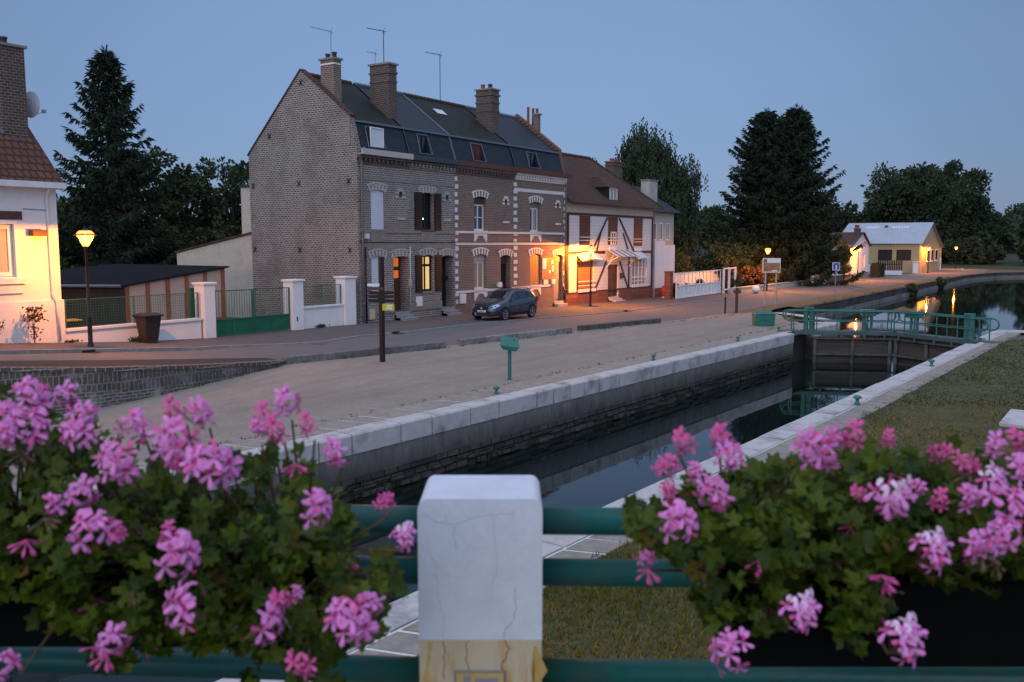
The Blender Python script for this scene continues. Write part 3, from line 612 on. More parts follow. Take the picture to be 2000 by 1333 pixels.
g1, g2, w3 = MT['greystone'], MT['stone'], MT['whitestone']
bg_, br_ = MT['brick_grey'], MT['brick_red']
house = [terrace(0, 33.25, 37.1, "grey-brown brick end house with blank gable and white closed roller shutters", bg_, g1, 0, 0),
         terrace(1, 37.1, 41.05, "grey-brown brick house with open black shutters and lamps lit inside", bg_, g1, 0, 0),
         terrace(2, 41.05, 47.1, "red brick house with white lintels behind the parked car", br_, w3, 0, 0),
         terrace(3, 47.1, 53.3, "red brick house with orange blind and poster wall beside the half-timbered house", br_, w3, 0, 0)]
OPS = [[(34.15, 35.15, 4.66, 6.62, .1), (34.12, 35.1, 1.5, 3.32, .1), (35.8, 36.98, .42, 3.3, .62)],
       [(38.08, 39.16, 4.66, 6.66, .29), (38.08, 39.16, 1.36, 3.34, .29), (39.78, 40.9, .42, 3.3, .62)],
       [(42.9, 44.1, 4.68, 6.66, .26), (42.88, 44.08, 1.28, 3.34, .26), (45.6, 46.66, .25, 3.25, .4)],
       [(48.93, 50.17, 4.68, 6.58, .3), (48.92, 50.17, 1.3, 3.3, .14), (51.85, 53.0, .12, 3.2, .3)]]
DORM = [(34.2, 35.22, 8.72, 9.68), (38.2, 38.98, 8.72, 9.7), (42.98, 44.0, 8.7, 9.66), (48.95, 50.0, 8.72, 9.64)]
for k, (h, (s0, s1)) in enumerate(zip(house, HS)):
    red = k > 1; bm_ = br_ if red else bg_; tr = w3 if red else g1; base = -.35
    mb = MB(); wall_open(mb, s0, s1, base, 8.6, F, OPS[k])
    if k == 0: mb.face([(s0, F, base), (s0, F, 8.3), (s0, F+.4, 8.3), (s0, F+.4, base)], 1)
    mb.build("wall", [bm_, MT['brick_gable']], h)
    # trim
    tb = MB(); y0 = F - .03
    def band(z0, z1, a=s0, b=s1, p=.03, ops=()):
        xs = [a] + sorted(sum([[o[0], o[1]] for o in ops], [])) + [b]
        for i in range(0, len(xs), 2): tb.box(xs[i], xs[i+1], F-p, F+.02, z0, z1)
    if not red:
        band(7.07, 7.27); band(4.5, 4.65, p=.05); band(3.68, 3.98, p=.025)
        band(.42, .82, p=.05, ops=[OPS[k][2][:2]])
        for o in OPS[k][:1]: tb.box(o[0]-.04, o[1]+.04, F-.04, F+.02, 4.0, 4.5)
        for z in [i*.44 + .9 for i in range(15)]:
            if 3.6 < z < 4.6: continue
            ww = .3 if int(z/.44) % 2 else .42
            if k == 1: tb.box(s0-.0, s0+ww*.8, F-.02, F+.02, z, z+.24)
            else: tb.box(s0, s0+ww, F-.02, F+.02, z, z+.24)
    else:
        band(4.53, 4.66, p=.05); band(3.86, 4.02, p=.04); band(1.14, 1.27, p=.04, ops=[(45.5, 46.8) if k == 2 else (51.75, 53.1)])
        if k == 3: band(7.14, 7.34)
        for a, b in ([(42.86, 44.14)] if k == 2 else [(48.9, 50.2)]):        # stepped aprons under the windows
            for zt in (4.51, 1.12):
                for i in range(5):
                    wd = (b-a)/2 - .1*abs(0) ; q = .1*i; tb.box(a, a+.46-q*.9, F-.035, F+.02, zt-.1*(i+1), zt-.1*i); tb.box(b-.46+q*.9, b, F-.035, F+.02, zt-.1*(i+1), zt-.1*i)
                tb.box(a+.46, b-.46, F-.035, F+.02, zt-.1, zt)
    tb.build("stone_trim", MT['greystone'] if not red else w3, h)
    qb = []
    def qbox(*a):
        q = MB(); q.box(*a); q.build('quoin', w3, h)
    for i, z in enumerate([z*.43 for z in range(1, 19)]):
        if k == 2: qbox(s0, s0+(.3 if i % 2 else .22), F-.028, F+.02, z+.12, z+.36)
        if k == 3: qbox(s0-.1, s0+(.32 if i % 2 else .24), F-.028, F+.02, z+.12, z+.36); qbox(s1-(.25 if i % 2 else .15), s1, F-.028, F+.02, z+.12, z+.36)
    # cornice
    cb_ = MB(); n = int((s1-s0)/.3); cb_.box(s0, s1, F-.012, F+.02, 7.96, 8.14, 2)  # black strip behind the dentils paints the shade of their gaps
    for i in range(n): x = s0 + (s1-s0)*(i+.2)/n; cb_.box(x, x+.14, F-.16, F+.02, 7.96, 8.14)
    cb_.box(s0, s1, F-.06, F+.02, 7.84, 7.96, 0); cb_.box(s0, s1, F-.2, F+.02, 8.14, 8.26, 1)
    cb_.build("cornice", [[MT['brick_dark'], MT['brick_dark']], [MT['brick_grey'], MT['brick_dark']], [MT['brick_dark'], MT['brick_red']], [w3, w3]][k] + [MT["black"]], h)
    gm = [M("beige_fascia", (.5, .46, .42), .6, .06), M("slate_fascia", (.05, .07, .085), .5, .1), M("brown_fascia", (.13, .055, .04), .6, .12), M("brown_fascia", (.13, .055, .04), .6, .12)][k]
    gb = MB(); gb.prism([(F-.34, 8.27), (F-.36, 8.55), (F-.3, 8.55), (F-.28, 8.3), (F+.05, 8.3), (F+.05, 8.27)], 'x', s0+.01 - (.03 if k == 0 else 0), s1-.01 + (.3 if k == 3 else 0)); gb.build("gutter", gm, h)
    # roof: steep mansard face, main slope, rear slope
    ra, rb = s0 + (.3 if k == 0 else 0), s1 - (.32 if k == 3 else 0)
    rf = MB(); q = [(F-.06, 8.5), (F+.42, 9.93), RID, (38.85, 8.4)]
    wall_open(rf, ra, rb, 8.5, 9.93, F-.06, [(*DORM[k], .13 if k == 0 else .42)], 0)
    rf.v = [(x, y + (z-8.5)*.336 if abs(y-F+.06) < 1e-6 else y, z) for x, y, z in rf.v]
    rf.face([(ra, q[1][0]-.05, q[1][1]), (rb, q[1][0]-.05, q[1][1]), (rb, *RID), (ra, *RID)], 1); rf.face([(ra, *RID), (rb, *RID), (rb, *q[3]), (ra, *q[3])], 1)
    o = rf.build("roof", [MT['slate'], [MT['slate_old'], MT['slate'], MT['slate_old'], MT['slate']][k]], h)
    e = MB(); e.box(ra, rb, F+.3, F+.42, 9.87, 9.97)
    for x in ([s0, s1] if k in (1,) else [s1] if k in (0, 2) else [s0]):
        e.beam((x, F-.08, 8.52), (x, F+.4, 9.95), .09, .05); e.beam((x, F+.38, 9.97), (x, RID[0], RID[1]+.03), .1, .05)
    e.build("roof_edge", MT['lead'], o)
    rg_ = MB()
    for i in range(int((rb-ra)/.3)):
        x = ra + i*.3; rg_.tube([(x, RID[0], RID[1]), (x+.28, RID[0], RID[1]+.015)], [.11, .125], 8)
    rg_.build("ridge_tile", MT['tile_old'] if k in (0, 2) else MT['lead'], o)
h1, h2, h3, h4 = house
# gable of the end house
gb = MB(); gb.prism([(F+.4, -.4), (F+.4, 8.3), (F+.012, 8.3), (F+.03, 8.62), (F+.46, 10.14), (34.74, 12.62), (38.8, 8.6), (38.72, -.4)], 'x', 33.25, 33.55); gb.build("gable_wall", MT['brick_gable'], h1)
cp = MB()
for p, q in (((F+.36, 10.14), (34.74, 12.66)), ((34.74, 12.66), (38.86, 8.6))): cp.beam((33.38, *p), (33.38, *q), .36, .07)
cp.build("gable_coping", MT['tile_old'], h1)
for t_, z in ((38.5, 7.0), (35.05, 7.0), (31.6, 7.0), (38.5, 3.63), (35.1, 3.63), (31.6, 3.63), (37.15, 9.5), (34.75, 12.0)):
    a = MB()
    for dx in (-.12, .12): a.beam((33.235, t_-.1, z-dx), (33.235, t_+.1, z+dx), .03, .05)
    a.box(33.235, 33.25, t_-.05, t_+.05, z-.05, z+.05)
    a.build("wall_anchor", MT['black'], h1)
fl = MB(); fl.box(33.2, 33.26, 31.42, 31.6, 8.75, 10.0); fl.build("flue_strip", MT['greystone'], h1)
bw = MB(); bw.box(33.6, 53.2, 38.3, 38.6, -.4, 8.4); bw.build("rear_wall", MT['brick_gable'], h1)
# far gable parapet with its flues
gp = MB(); gp.prism([(F+.02, 8.6), (F+.35, 10.2), (34.74, 12.74), (38.7, 8.7), (38.7, -.4), (F+.3, -.4), (F+.3, 8.6)], 'x', 53.0, 53.32, 0)
for i in range(13):
    u = i/13; gp.box(52.9, 53.02, 31.36 + 3.38*u, 31.36 + 3.38*(u+.55/1), 10.1 + 2.5*u, 10.24 + 2.5*u, 0)
gp.build("gable_parapet", M("parapet_brick", (.2, .11, .075), .85, .2, 10, .3, stain=(.1, .06, .045), stain_s=3), h4)
chimney(h4, 53.02, 53.34, 33.0, 33.35, 11.4, 12.55, MT['brick_red'], [(53.18, 33.17, .1, .35, MT['terracotta'])])
for y in (33.75, 34.15):
    q = MB(); q.lathe([(.1, 11.9), (.09, 12.3), (.085, 13.05 if y < 34 else 13.15), (.11, 13.08 if y < 34 else 13.2)], 53.6, y, 12); q.build("flue_pipe", MT['terracotta'], h4, True)
# chimneys
pd, tc_ = MT['potdark'], MT['terracotta']
chimney(h1, 33.62, 34.12, 32.8, 33.72, 10.7, 13.02, MT['brick_red'], [(33.87, 33.0, .12, .3, pd), (33.87, 33.45, .12, .26, pd)], band=12.78)
chimney(h2, 36.78, 37.4, 32.0, 33.3, 10.2, 13.2, MT['brick_dark'], [], ribs=((12.75, .05), (12.3, .03)))
chimney(h3, 46.68, 47.5, 32.4, 33.56, 10.4, 13.3, MT['brick_dark'], [(47.05, 33.3, .13, .32, tc_), (47.05, 32.75, .13, .3, pd)], ribs=((12.95, .07), (12.5, .04), (12.0, .03)))
# windows and doors
# house 1
for (a, b, c, d, _) in OPS[0][:2]:
    mb = MB(); mb.box(a+.0, b-.0, F+.06, F+.1, c, d)
    for i in range(int((d-c)/.09)): mb.box(a+.03, b-.03, F+.05, F+.06, c+.02+i*.09, c+.085+i*.09)
    o = mb.build("roller_shutter", roller, h1)
    q = MB(); q.box(a-.06, b+.06, F-.06, F+.06, c-.1, c-.004); q.build("sill", g1, h1)
for i, (a, b, c, d) in enumerate([(34.62, 34.98, 2.22, 2.5), (34.64, 34.98, 1.92, 2.18)]):
    q = MB(); q.box(a, b, F+.03, F+.048, c, d); q.box(a+.06, b-.08, F+.026, F+.03, c+.05, d-.05, 1); o = q.build("sticker", [MT['white'], [MT['red'], MT['gategreen']][i]], h1)
door(h1, 35.8, 36.98, .42, 3.3, F+.62, MT['brownwood'], [(36.0, 36.8, 2.75, 3.2), (36.0, 36.8, 2.15, 2.55)], litorange)
stepsb(h1, 35.85, 36.95, 3, .42, -.02, MT['steps'])
# house 2
for c, d, pn, bars in ((4.68, 6.66, MT['glass'], (2, 4)), (1.38, 3.34, litwarm, (2, 1))):
    window(h2, 38.08, 39.16, c, d, F+.29, MT['black'], pn, bars, .11, sill=F-.05, sillmat=g1)
    shutter(h2, 37.5, 38.07, c-.02, d, MT['darkshutter']); shutter(h2, 39.17, 39.74, c-.02, d, MT['darkshutter'])
q = MB(); q.box(38.19, 39.05, F+.26, F+.27, 2.72, 2.85); q.build("window_bar", MT['black'], h2)
for x in (38.28, 38.48):
    q = MB(); q.ball((x, F+.2, 5.27), .035, 8); q.build("wall_light", spark, h2)
door(h2, 39.78, 40.9, .42, 3.3, F+.62, MT['darkwood']); stepsb(h2, 39.8, 40.9, 3, .42, -.05, MT['steps'])
# house 3
for c, d, pn in ((4.7, 6.64, glassm("violet_glass", (.05, .05, .08), .1)), (1.3, 3.32, litdim)):
    q = MB(); q.box(42.9, 44.08, F+.14, F+.26, d-.42, d); q.build("blind_box", MT['beige'] if c < 3 else MT['brownwood'], h3)
    window(h3, 42.9, 44.08, c, d-.42, F+.25, MT['white'], pn, (2, 2 if c > 3 else 1), .1, sill=F-.06, sillmat=w3)
door(h3, 45.6, 46.66, .25, 2.72, F+.4, MT['darkwood']); q = MB(); q.box(45.6, 46.66, F+.3, F+.4, 2.72, 3.25); q.build("transom", MT['brownwood'], h3)
stepsb(h3, 45.6, 46.66, 2, .25, -.08, g1)
# house 4
window(h4, 48.93, 50.17, 4.7, 6.2, F+.3, MT['white'], MT['glass'], (2, 1), .1, sill=F-.06, sillmat=w3); q = MB(); q.box(48.93, 50.17, F+.2, F+.3, 6.2, 6.58); q.build("blind_box", MT['greystone'], h4)
q = MB(); q.box(49.5, 49.98, F+.275, F+.284, 4.8, 6.1); q.build("curtain", MT['curtain'], h4)
q = MB(); q.box(48.92, 50.17, F+.08, F+.14, 1.3, 3.3)
for i in range(22): q.box(48.95, 50.14, F+.07, F+.08, 1.32+i*.09, 1.395+i*.09)
q.build("roller_blind", MT['orangepanel'], h4); q = MB(); q.box(48.85, 50.25, F-.06, F+.08, 1.2, 1.296); q.build("sill", w3, h4)
door(h4, 51.85, 53.0, .12, 2.75, F+.3, M("grey_door", (.3, .25, .22), .6, .08)); q = MB(); q.box(51.85, 53.0, F+.2, F+.3, 2.75, 3.2); q.build("transom", MT['ochre'], h4)
stepsb(h4, 51.8, 53.05, 2, .12, -.2, MT['stone'])
for h, o3, mats in ((h1, OPS[0], [g2, bg_]), (h2, OPS[1], [g2, bg_]), (h3, OPS[2], [w3, br_]), (h4, OPS[3], [w3, br_])):
    for a, b, c, d, _ in o3: voussoir(h, a, b, d, mats)
for h, s, mt in ((h1, 36.4, g2), (h2, 40.33, g2), (h3, 46.15, w3), (h4, 52.3, w3)): niche(h, s, [mt, br_ if mt is w3 else bg_, MT['black']])
# dormers
def dormer(h, s0, s1, z0, z1, fm, pane):
    mb = MB(); k0, k1 = F-.06+(z0-8.5)*.336, F-.06+(z1-8.5)*.336                # zinc cheeks lying on the slope beside the opening
    for x, w in ((s0-.05, -.08), (s1+.05, .08)): mb.beam((x+w, k0-.03, z0-.05), (x, k1-.03, z1+.02), .05, .04)
    mb.beam((s0-.05, k1-.03, z1+.03), (s1+.05, k1-.03, z1+.03), .05, .05); mb.box(s0, s1, k0-.05, F+.3, z0-.05, z0)
    o = mb.build("dormer", MT['lead'], h); window(o, s0+.02, s1-.02, z0, z1, F+(.06 if pane is roller else .35), fm, pane, (1, 1) if pane is roller else (2, 1), .05)
    return o
dormer(h1, *DORM[0], MT['white'], roller); dormer(h2, *DORM[1], MT['black'], MT['glass']); dormer(h3, *DORM[2], MT['brownwood'], MT['brownwood']); dormer(h4, *DORM[3], MT['black'], MT['glass'])
q = MB(); q.mesh([(42.6, 33.35, 11.47), (43.5, 33.35, 11.47), (43.5, 33.75, 11.78), (42.6, 33.75, 11.78)], [(0,1,2,3)]); q.build("skylight", roller, h3)
# pipes, boxes and cable on the fronts
def pipe(par, s, z0, z1, m, y=F-.1, r=.055, top=True):
    q = MB(); q.tube(([(s, F-.3, z1+.3), (s, F-.28, z1+.12)] if top else []) + [(s, y, z1-.1), (s, y, z0)], r, 8)
    for z in (z0+1, (z0+z1)/2, z1-.6): q.tube([(s, y, z), (s, y, z+.06)], r*1.3, 8)
    q.build("downpipe", m, par, True)
pipe(h1, 33.42, -.02, 8.3, MT['pipegrey']); pipe(h1, 33.62, .02, 3.9, MT['black'], r=.04, top=False); pipe(h4, 53.22, -.2, 8.2, MT['pipegrey']); pipe(h4, 53.05, -.2, 1.2, MT['black'], top=False)
pipe(h1, 37.08, .8, 3.9, MT['white'], F-.04, .018, False)
for h, a, b, c, d, nm, m in ((h1, 33.82, 34.2, .17, .68, "meter_box", MT['beige']), (h2, 37.57, 37.96, .62, 1.14, "meter_box", MT['white']), (h3, 41.45, 41.89, .55, 1.1, "meter_box", MT['white']), (h1, 36.98, 37.08, 1.71, 2.12, "letter_box", MT['beige']), (h3, 45.2, 45.58, 1.3, 1.62, "letter_box", MT['white']), (h4, 51.45, 51.84, 1.28, 1.6, "letter_box", MT['white']), (h1, 33.62, 33.88, 4.2, 4.45, "alarm_box", roller), (h2, 40.2, 40.36, 1.9, 2.2, "letter_box", MT['black'])):
    q = MB(); q.bbox(a, b, F-.14, F+.02, c, d, .015); q.build(nm, m, h)
for h, (s0, s1) in zip(house, HS):
    q = MB(); q.tube([(s0, F-.05, 4.04), ((s0+s1)/2, F-.05, 4.02), (s1, F-.05, 4.04)], .022, 6); q.build("cable", MT['black'], h)
# red poster board and notices by the orange blind
pb = thing("notice_board", "red picture board with pale notices between the orange blind and the door", "notice board", (51.0, F-.02, 1.5))
q = MB(); q.box(50.3, 51.78, F-.05, F-.005, 1.62, 3.02); q.build("board", M("red_poster", (.42, .05, .04), .5, .5, 3, col2=(.7, .25, .15)), pb)
q = MB(); q.box(50.36, 50.8, F-.062, F-.05, 2.3, 2.98); q.build("notice", MT['white'], pb)
for a, b, c, d in ((50.5, 51.0, 1.3, 1.6), (51.1, 51.35, 2.0, 2.2), (51.5, 51.7, 2.1, 2.5), (51.45, 51.7, 2.6, 2.85)):
    q = MB(); q.box(a, b, F-.064, F-.05 if c > 1.62 else F-.005, c, d); q.build("notice", MT['white'], pb)
# aerials
def aerial(x, y, z0, z1, dx, dy, label, m, n=9, ln=1.0):
    t = thing("tv_aerial", label, "TV aerial", (x, y, z0), "rooftop TV aerials"); q = MB(); q.tube([(x, y, z0), (x, y, z1)], .022, 6); q.build("mast", m, t)
    q = MB(); d = Vector((dx, dy, .15)).normalized(); p = Vector((x, y, z1-.03)); c = Vector((-dy, dx, 0)).normalized(); q.tube([p - d*.15, p + d*ln], .016, 6)
    for i in range(n): a = p + d*(ln*i/n); w_ = .28 - .015*i; q.tube([a - c*w_, a + c*w_], .008, 4)
    for s_ in (-1, 1): q.tube([p, p + Vector((d.x*-.1, d.y*-.1, s_*.2))], .01, 4)
    q.build("antenna_rods", m, t)
aerial(33.87, 33.22, 13.11, 14.45, -.6, .55, "tilted aerial on the red chimney of the gable end", MT['steelgrey'])
aerial(37.1, 32.6, 13.29, 15.0, -.5, .7, "dark aerial standing on the broad dark chimney", MT['black'], ln=.9)
aerial(39.0, 34.9, 12.3, 14.45, -.3, .6, "thin pale aerial pole behind the ridge", MT['steelgrey'], 5, .5)
aerial(44.3, 34.5, 12.3, 15.2, -.6, .7, "dark aerial pole on the ridge of the red brick house", MT['black'], ln=.9)
# ------------------------------------------------------------------ half-timbered house and its neighbours
ht = thing("half_timbered_house", "white half-timbered house with brown tile roof under the lit lamp", "house", (53.5, F, -.3))
boards = brick("white_boards", (.72, .7, .67), (.75, .73, .7), (.5, .48, .46), 6, .22, .012, .7, (.6, .57, .53), .3, bump=.3)
HO = [(55.24, 56.87, 3.75, 5.86, .12), (59.5, 61.12, 3.75, 5.86, .12), (63.72, 65.4, 3.65, 5.86, .12), (55.11, 57.3, .6, 2.86, .12), (59.58, 61.22, 0.02, 2.4, .15), (63.57, 66.2, .62, 2.82, .15)]
mb = MB(); wall_open(mb, 53.35, 67.15, .5, 6.0, F, HO); mb.face([(67.15, F, -.4), (67.15, 39, -.4), (67.15, 39, 6.8), (67.15, F, 6.8)]); mb.build("wall", boards, ht)
mb = MB(); mb.box(53.35, 67.15, F-.03, F+.1, 6.0, 6.74); mb.build("eaves_band", MT['cream'], ht)
mb = MB(); [mb.box(a, b, F-.06, F+.1, -.5, .5) for a, b in ((53.35, 59.5), (61.3, 67.2))]; mb.build("plinth", MT['plinthred'], ht)
tb = MB(); Y = F - .025
tb.box(53.35, 67.15, F-.05, F, 5.88, 6.04); tb.box(53.6, 59.0, F-.05, F, 3.22, 3.4); tb.box(62.8, 67.0, F-.05, F, 3.2, 3.38); tb.box(53.6, 67.1, F-.045, F, .5, .6)
tb.box(66.95, 67.15, F-.055, F, .6, 5.88); tb.box(53.5, 53.75, F-.055, F, .6, 5.88); tb.box(62.85, 63.05, F-.05, F, .6, 3.2); tb.box(54.9, 55.08, F-.045, F, .6, 2.9)
for a, b in (((59.35, 5.8), (57.1, 3.45)), ((58.35, 4.75), (57.75, 3.4)), ((61.25, 5.8), (63.7, 3.4)), ((61.9, 4.7), (62.8, 3.4)), ((59.3, 2.7), (57.5, .6)), ((61.4, 2.6), (62.8, .6))):
    tb.beam((a[0], Y, a[1]), (b[0], Y, b[1]), .05, .15)
tb.build("timber_frame", MT['timber'], ht)
rf = MB(); ev, rd = 6.78, 10.57
a, b, c, d, e, g_ = (53.34, F-.45, ev-.03), (68.1, F-.45, ev-.03), (63.9, 35, rd), (53.34, 35, rd), (68.1, 39.4, ev), (53.34, 39.4, ev)
rf.face([a, b, c, d]); rf.face([b, e, c]); rf.face([e, g_, d, c]); rf.face([a, g_, e, b]); rf.face([a, d, g_])
ro = rf.build("roof", MT['tile_old'], ht)
q = MB(); [q.tube([(53.4+i*.33, 35, rd), (53.7+i*.33, 35, rd+.02)], [.11, .13], 8) for i in range(32)]
for i in range(22): u, v = i/22, (i+.9)/22; q.tube([tuple(Vector(c).lerp(Vector(b), u)), tuple(Vector(c).lerp(Vector(b), v))], [.1, .12], 6)
q.build("ridge_tile", MT['tile_old'], ro)
q = MB(); q.tube([(53.36, F-.5, ev-.1), (68.1, F-.5, ev-.12)], .07, 8); q.build("gutter", MT['black'], ht); q = MB(); q.tube([(67.25, F-.1, ev-.2), (67.25, F-.1, -.3)], .05, 8); q.build("downpipe", MT['pipegrey'], ht)
dm = MB(); dm.box(59.45, 61.1, F+.05, F+2.2, 6.9, 8.05, 1)
dm.mesh([(59.2, F-.1, 8.0), (61.35, F-.1, 8.0), (60.9, F+.9, 8.75), (59.65, F+.9, 8.75), (59.2, F+2.4, 8.0), (61.35, F+2.4, 8.0), (59.65, F+2.6, 8.75), (60.9, F+2.6, 8.75)], [(0,1,2,3), (0,3,6,4), (1,5,7,2), (3,2,7,6), (0,4,5,1)], 0)
do = dm.build("dormer", [MT['tile_old'], MT['slate_old']], ht); window(do, 59.72, 60.9, 7.06, 8.0, F+.04, MT['white'], MT['curtain'], (2, 1), .08)
for a, b, c, d, _ in HO[:3]:
    q = MB(); q.box(a, b, F+.05, F+.12, c+.0, d)
    for i in range(14): q.box(a+.06, b-.06, F+.035, F+.05, c+.1+(d-c-.15)*i/14, c+.1+(d-c-.15)*(i+.7)/14)
    q.build("shutter", MT['brownwood'], ht)
    q = MB(); [q.box(a, b, F-.08, F-.045, z, z+.06) for z in (c+.02, c+.38, c+.6)]; q.box(a+.2, b-.2, F-.06, F+.02, c-.3, c-.01); q.build("balcony_rail", MT['white'], ht)
window(ht, 60.0, 60.85, 3.85, 4.8, F+.05, MT['white'], MT['glass'], (2, 2), .1)
q = MB(); q.box(55.11, 57.3, F+.04, F+.1, .6, 2.86); [q.box(55.14, 57.27, F+.03, F+.04, .62+i*.1, .7+i*.1) for i in range(22)]; q.build("roller_blind", MT['orangepanel'], ht)
for a, b, z in ((55.0, 57.5, .72), (63.4, 66.3, .75)):
    q = MB(); [q.box(a, b, F-.14, F-.1, z+k*.28, z+k*.28+.06) for k in range(3)]; q.box(a, b, F-.14, F-.04, z-.16, z); q.build("window_guard", MT['white'], ht)
door(ht, 59.6, 61.2, .02, 2.4, F+.14, MT['brownwood']); q = MB(); q.box(61.5, 61.85, F-.12, F-.01, 1.35, 1.75); q.build("letter_box", MT['black'], ht)
window(ht, 63.6, 66.17, .64, 2.8, F+.14, MT['white'], MT['curtain'], (4, 3), .12, sill=F-.06, sillmat=w3)
def shell(a, b, z, label):
    q = MB(); n = 10
    P = lambda i, y: (a + (b-a)*i/n, F - .02 - y*(.55), z + (.5 - .5*y) - .12*((i/n-.5)*2)**2)
    for i in range(n):
        for u, v in ((0, .35), (.35, .75), (.75, 1)): q.face([P(i, u), P(i, v), P(i+1, v), P(i+1, u)])
    q.face([P(0, 1), P(n, 1), (b, F-.02, z-.12), (a, F-.02, z-.12)]); o = q.build("awning", MT['white'], ht, True)
shell(54.75, 57.9, 2.86, ""); shell(63.5, 65.4, 2.84, "")
q = MB(); n = 9
for i in range(n): x0, x1 = 59.2+i*.42, 59.2+(i+1)*.42; q.face([(x0, F-.02, 3.5), (x0, F-1.0, 2.98), (x1, F-1.0, 2.98), (x1, F-.02, 3.5)], i % 2)
co = q.build("door_canopy", [MT['white'], M("canopy_stripe", (.32, .2, .16), .6, .1)], ht)
q = MB()
for x in (59.25, 62.9): q.tube([(x, F-.95, 2.96), (x, F-.5, 2.75), (x, F-.03, 2.2)], .03, 6); q.tube([(x, F-.6, 3.1), (x, F-.35, 2.7), (x, F-.03, 2.65)], .022, 6)
q.build("bracket", MT['white'], co)
stepsb(ht, 59.6, 61.2, 3, .02, -.35, MT['stone'])
# white annex with the lower wing and slate-roofed house behind
ax = thing("annex_wall", "tall plain white yard wall stepping down beside the half-timbered house", "wall", (69, F, -.4))
q = MB(); q.box(67.45, 69.4, F-.1, F+.25, -.5, 4.15); q.box(69.4, 71.4, F-.1, F+.25, -.5, 3.8); q.build("wall", MT['render_white'], ax)
q = MB(); q.box(67.5, 71.35, F-.14, F-.1, -.5, .35); q.build("plinth", MT['plinthred'], ax)
q = MB(); q.bbox(69.6, 70.9, F-.16, F-.11, .4, .95, .02); q.build("wall_panel", MT['beige'], ax)
bh = thing("slate_roof_house", "white house with small slate roof behind the plain yard wall", "house", (72, 33, -.4))
q = MB(); q.box(69.6, 75.9, 33, 38, -.4, 6.7); q.build("wall", MT['cream'], bh)
q = MB(); q.mesh([(69.2, 32.5, 6.6), (76.6, 32.5, 6.6), (76.6, 38.5, 6.6), (69.2, 38.5, 6.6), (71.5, 35.5, 8.9), (74, 35.5, 8.9)], [(0,1,5,4), (1,2,5), (2,3,4,5), (3,0,4), (0,3,2,1)]); q.build("roof", MT['slate'], bh)
chimney(bh, 70.0, 71.6, 36.0, 36.8, 7.0, 10.8, MT['brick_dark'], [(70.4, 36.4, .18, .25, tc_), (71.2, 36.4, .18, .25, tc_)], ribs=((10.5, .06),), capm=MT['terracotta'])
chimney(bh, 71.6, 73.2, 33.4, 34.2, 7.0, 9.25, MT['stone'])
for a in (71.4, 72.7, 74.1): window(bh, a, a+.75, 4.2, 5.7, 33.0, MT['white'], MT['glass'], (2, 1), .1)
q = MB(); q.beam((70.2, 32.9, 7.4), (72.4, 32.9, 6.7), .1, .25); q.beam((70.2, 32.9, 7.4), (68.2, 32.9, 6.7), .1, .25); q.build("bargeboard", MT['white'], bh)
# red bin/bollard by the annex
rb_ = thing("red_barrel", "small red barrel with a pale foot standing against the red plinth", "barrel", (66.6, 29.6, zp(66.6, 0))); z = zp(66.6, 0)
q = MB(); q.lathe([(.2, z+.12), (.3, z+.2), (.32, z+.6), (.26, z+.9), (.1, z+1.0)], 66.6, 29.6, 14); q.build("barrel", MT['red'], rb_, True); q = MB(); q.lathe([(.24, z), (.24, z+.12), (.18, z+.13)], 66.6, 29.6, 12); q.build("foot", MT['white'], rb_)
# ------------------------------------------------------------------ left: white house, shed, annex, wall, gate
wh = thing("white_house", "white rendered house with brown tile roof, lit orange by the lamp", "house", (12, F, .5))
mb = MB(); WO = [(13.2, 16.45, 2.85, 4.62, .16)]; wall_open(mb, 5, 18.0, .2, 6.0, F, WO)
mb.face([(18, F, .2), (18, 40, .2), (18, 40, 6.0), (18, F, 6.0)]); mb.face([(18, F, 6.0), (18, 40, 6.0), (18, 35.5, 11.0)]); mb.build("wall", MT['render_white'], wh)
mb = MB(); mb.box(5, 18.06, F-.05, F+.1, .2, 2.0); mb.face([(18.06, F-.05, .2), (18.06, 40, .2), (18.06, 40, 2), (18.06, F-.05, 2)]); mb.build("plinth", MT['render_white'], wh)
mb = MB(); e, rd = (F-.35, 6.05), (35.5, 10.85)
mb.mesh([(4, *e), (18.12, *e), (18.12, *rd), (4, *rd), (4, 40.2, 6.0), (18.12, 40.2, 6.0), (18.12, e[0], e[1]-.14), (4, e[0], e[1]-.14), (18.12, rd[0], rd[1]-.16), (18.12, 40.2, 5.85)], [(0,1,2,3), (3,2,5,4), (7,6,1,0), (6,8,2,1), (8,9,5,2)])
ro = mb.build("roof", MT['tile'], wh)
mb = MB(); mb.prism([(F-.42, 5.86), (F-.42, 6.06), (F-.36, 6.06), (F-.36, 5.9), (F, 5.9), (F, 5.84)], 'x', 4, 18.14); mb.build("gutter", MT['white'], wh)
co = chimney(wh, 17.0, 17.9, 32.35, 33.5, 7.5, 10.75, MT['brick_dark'], [(17.4, 32.75, .13, .28, pd), (17.4, 33.15, .13, .34, pd)])
mb = MB(); mb.beam((16.98, 32.3, 7.7), (16.98, 33.6, 8.95), .06, .16); mb.box(16.95, 17.95, 32.2, 32.34, 7.42, 7.62); mb.build("flashing", MT['lead'], co)
wd = window(wh, 13.22, 16.43, 2.87, 4.6, F+.15, MT['white'], MT['curtain'], (3, 1), .14)
mb = MB(); mb.box(13.05, 13.2, F-.06, F+.02, 2.7, 4.75); mb.box(16.45, 16.62, F-.06, F+.02, 2.7, 4.75); mb.box(13.2, 16.45, F-.06, F+.02, 4.62, 4.75); mb.box(13, 16.75, F-.16, F+.02, 2.62, 2.8); mb.box(13, 16.65, F-.08, F+.02, 2.3, 2.62); mb.build("window_surround", MT['white'], wh)
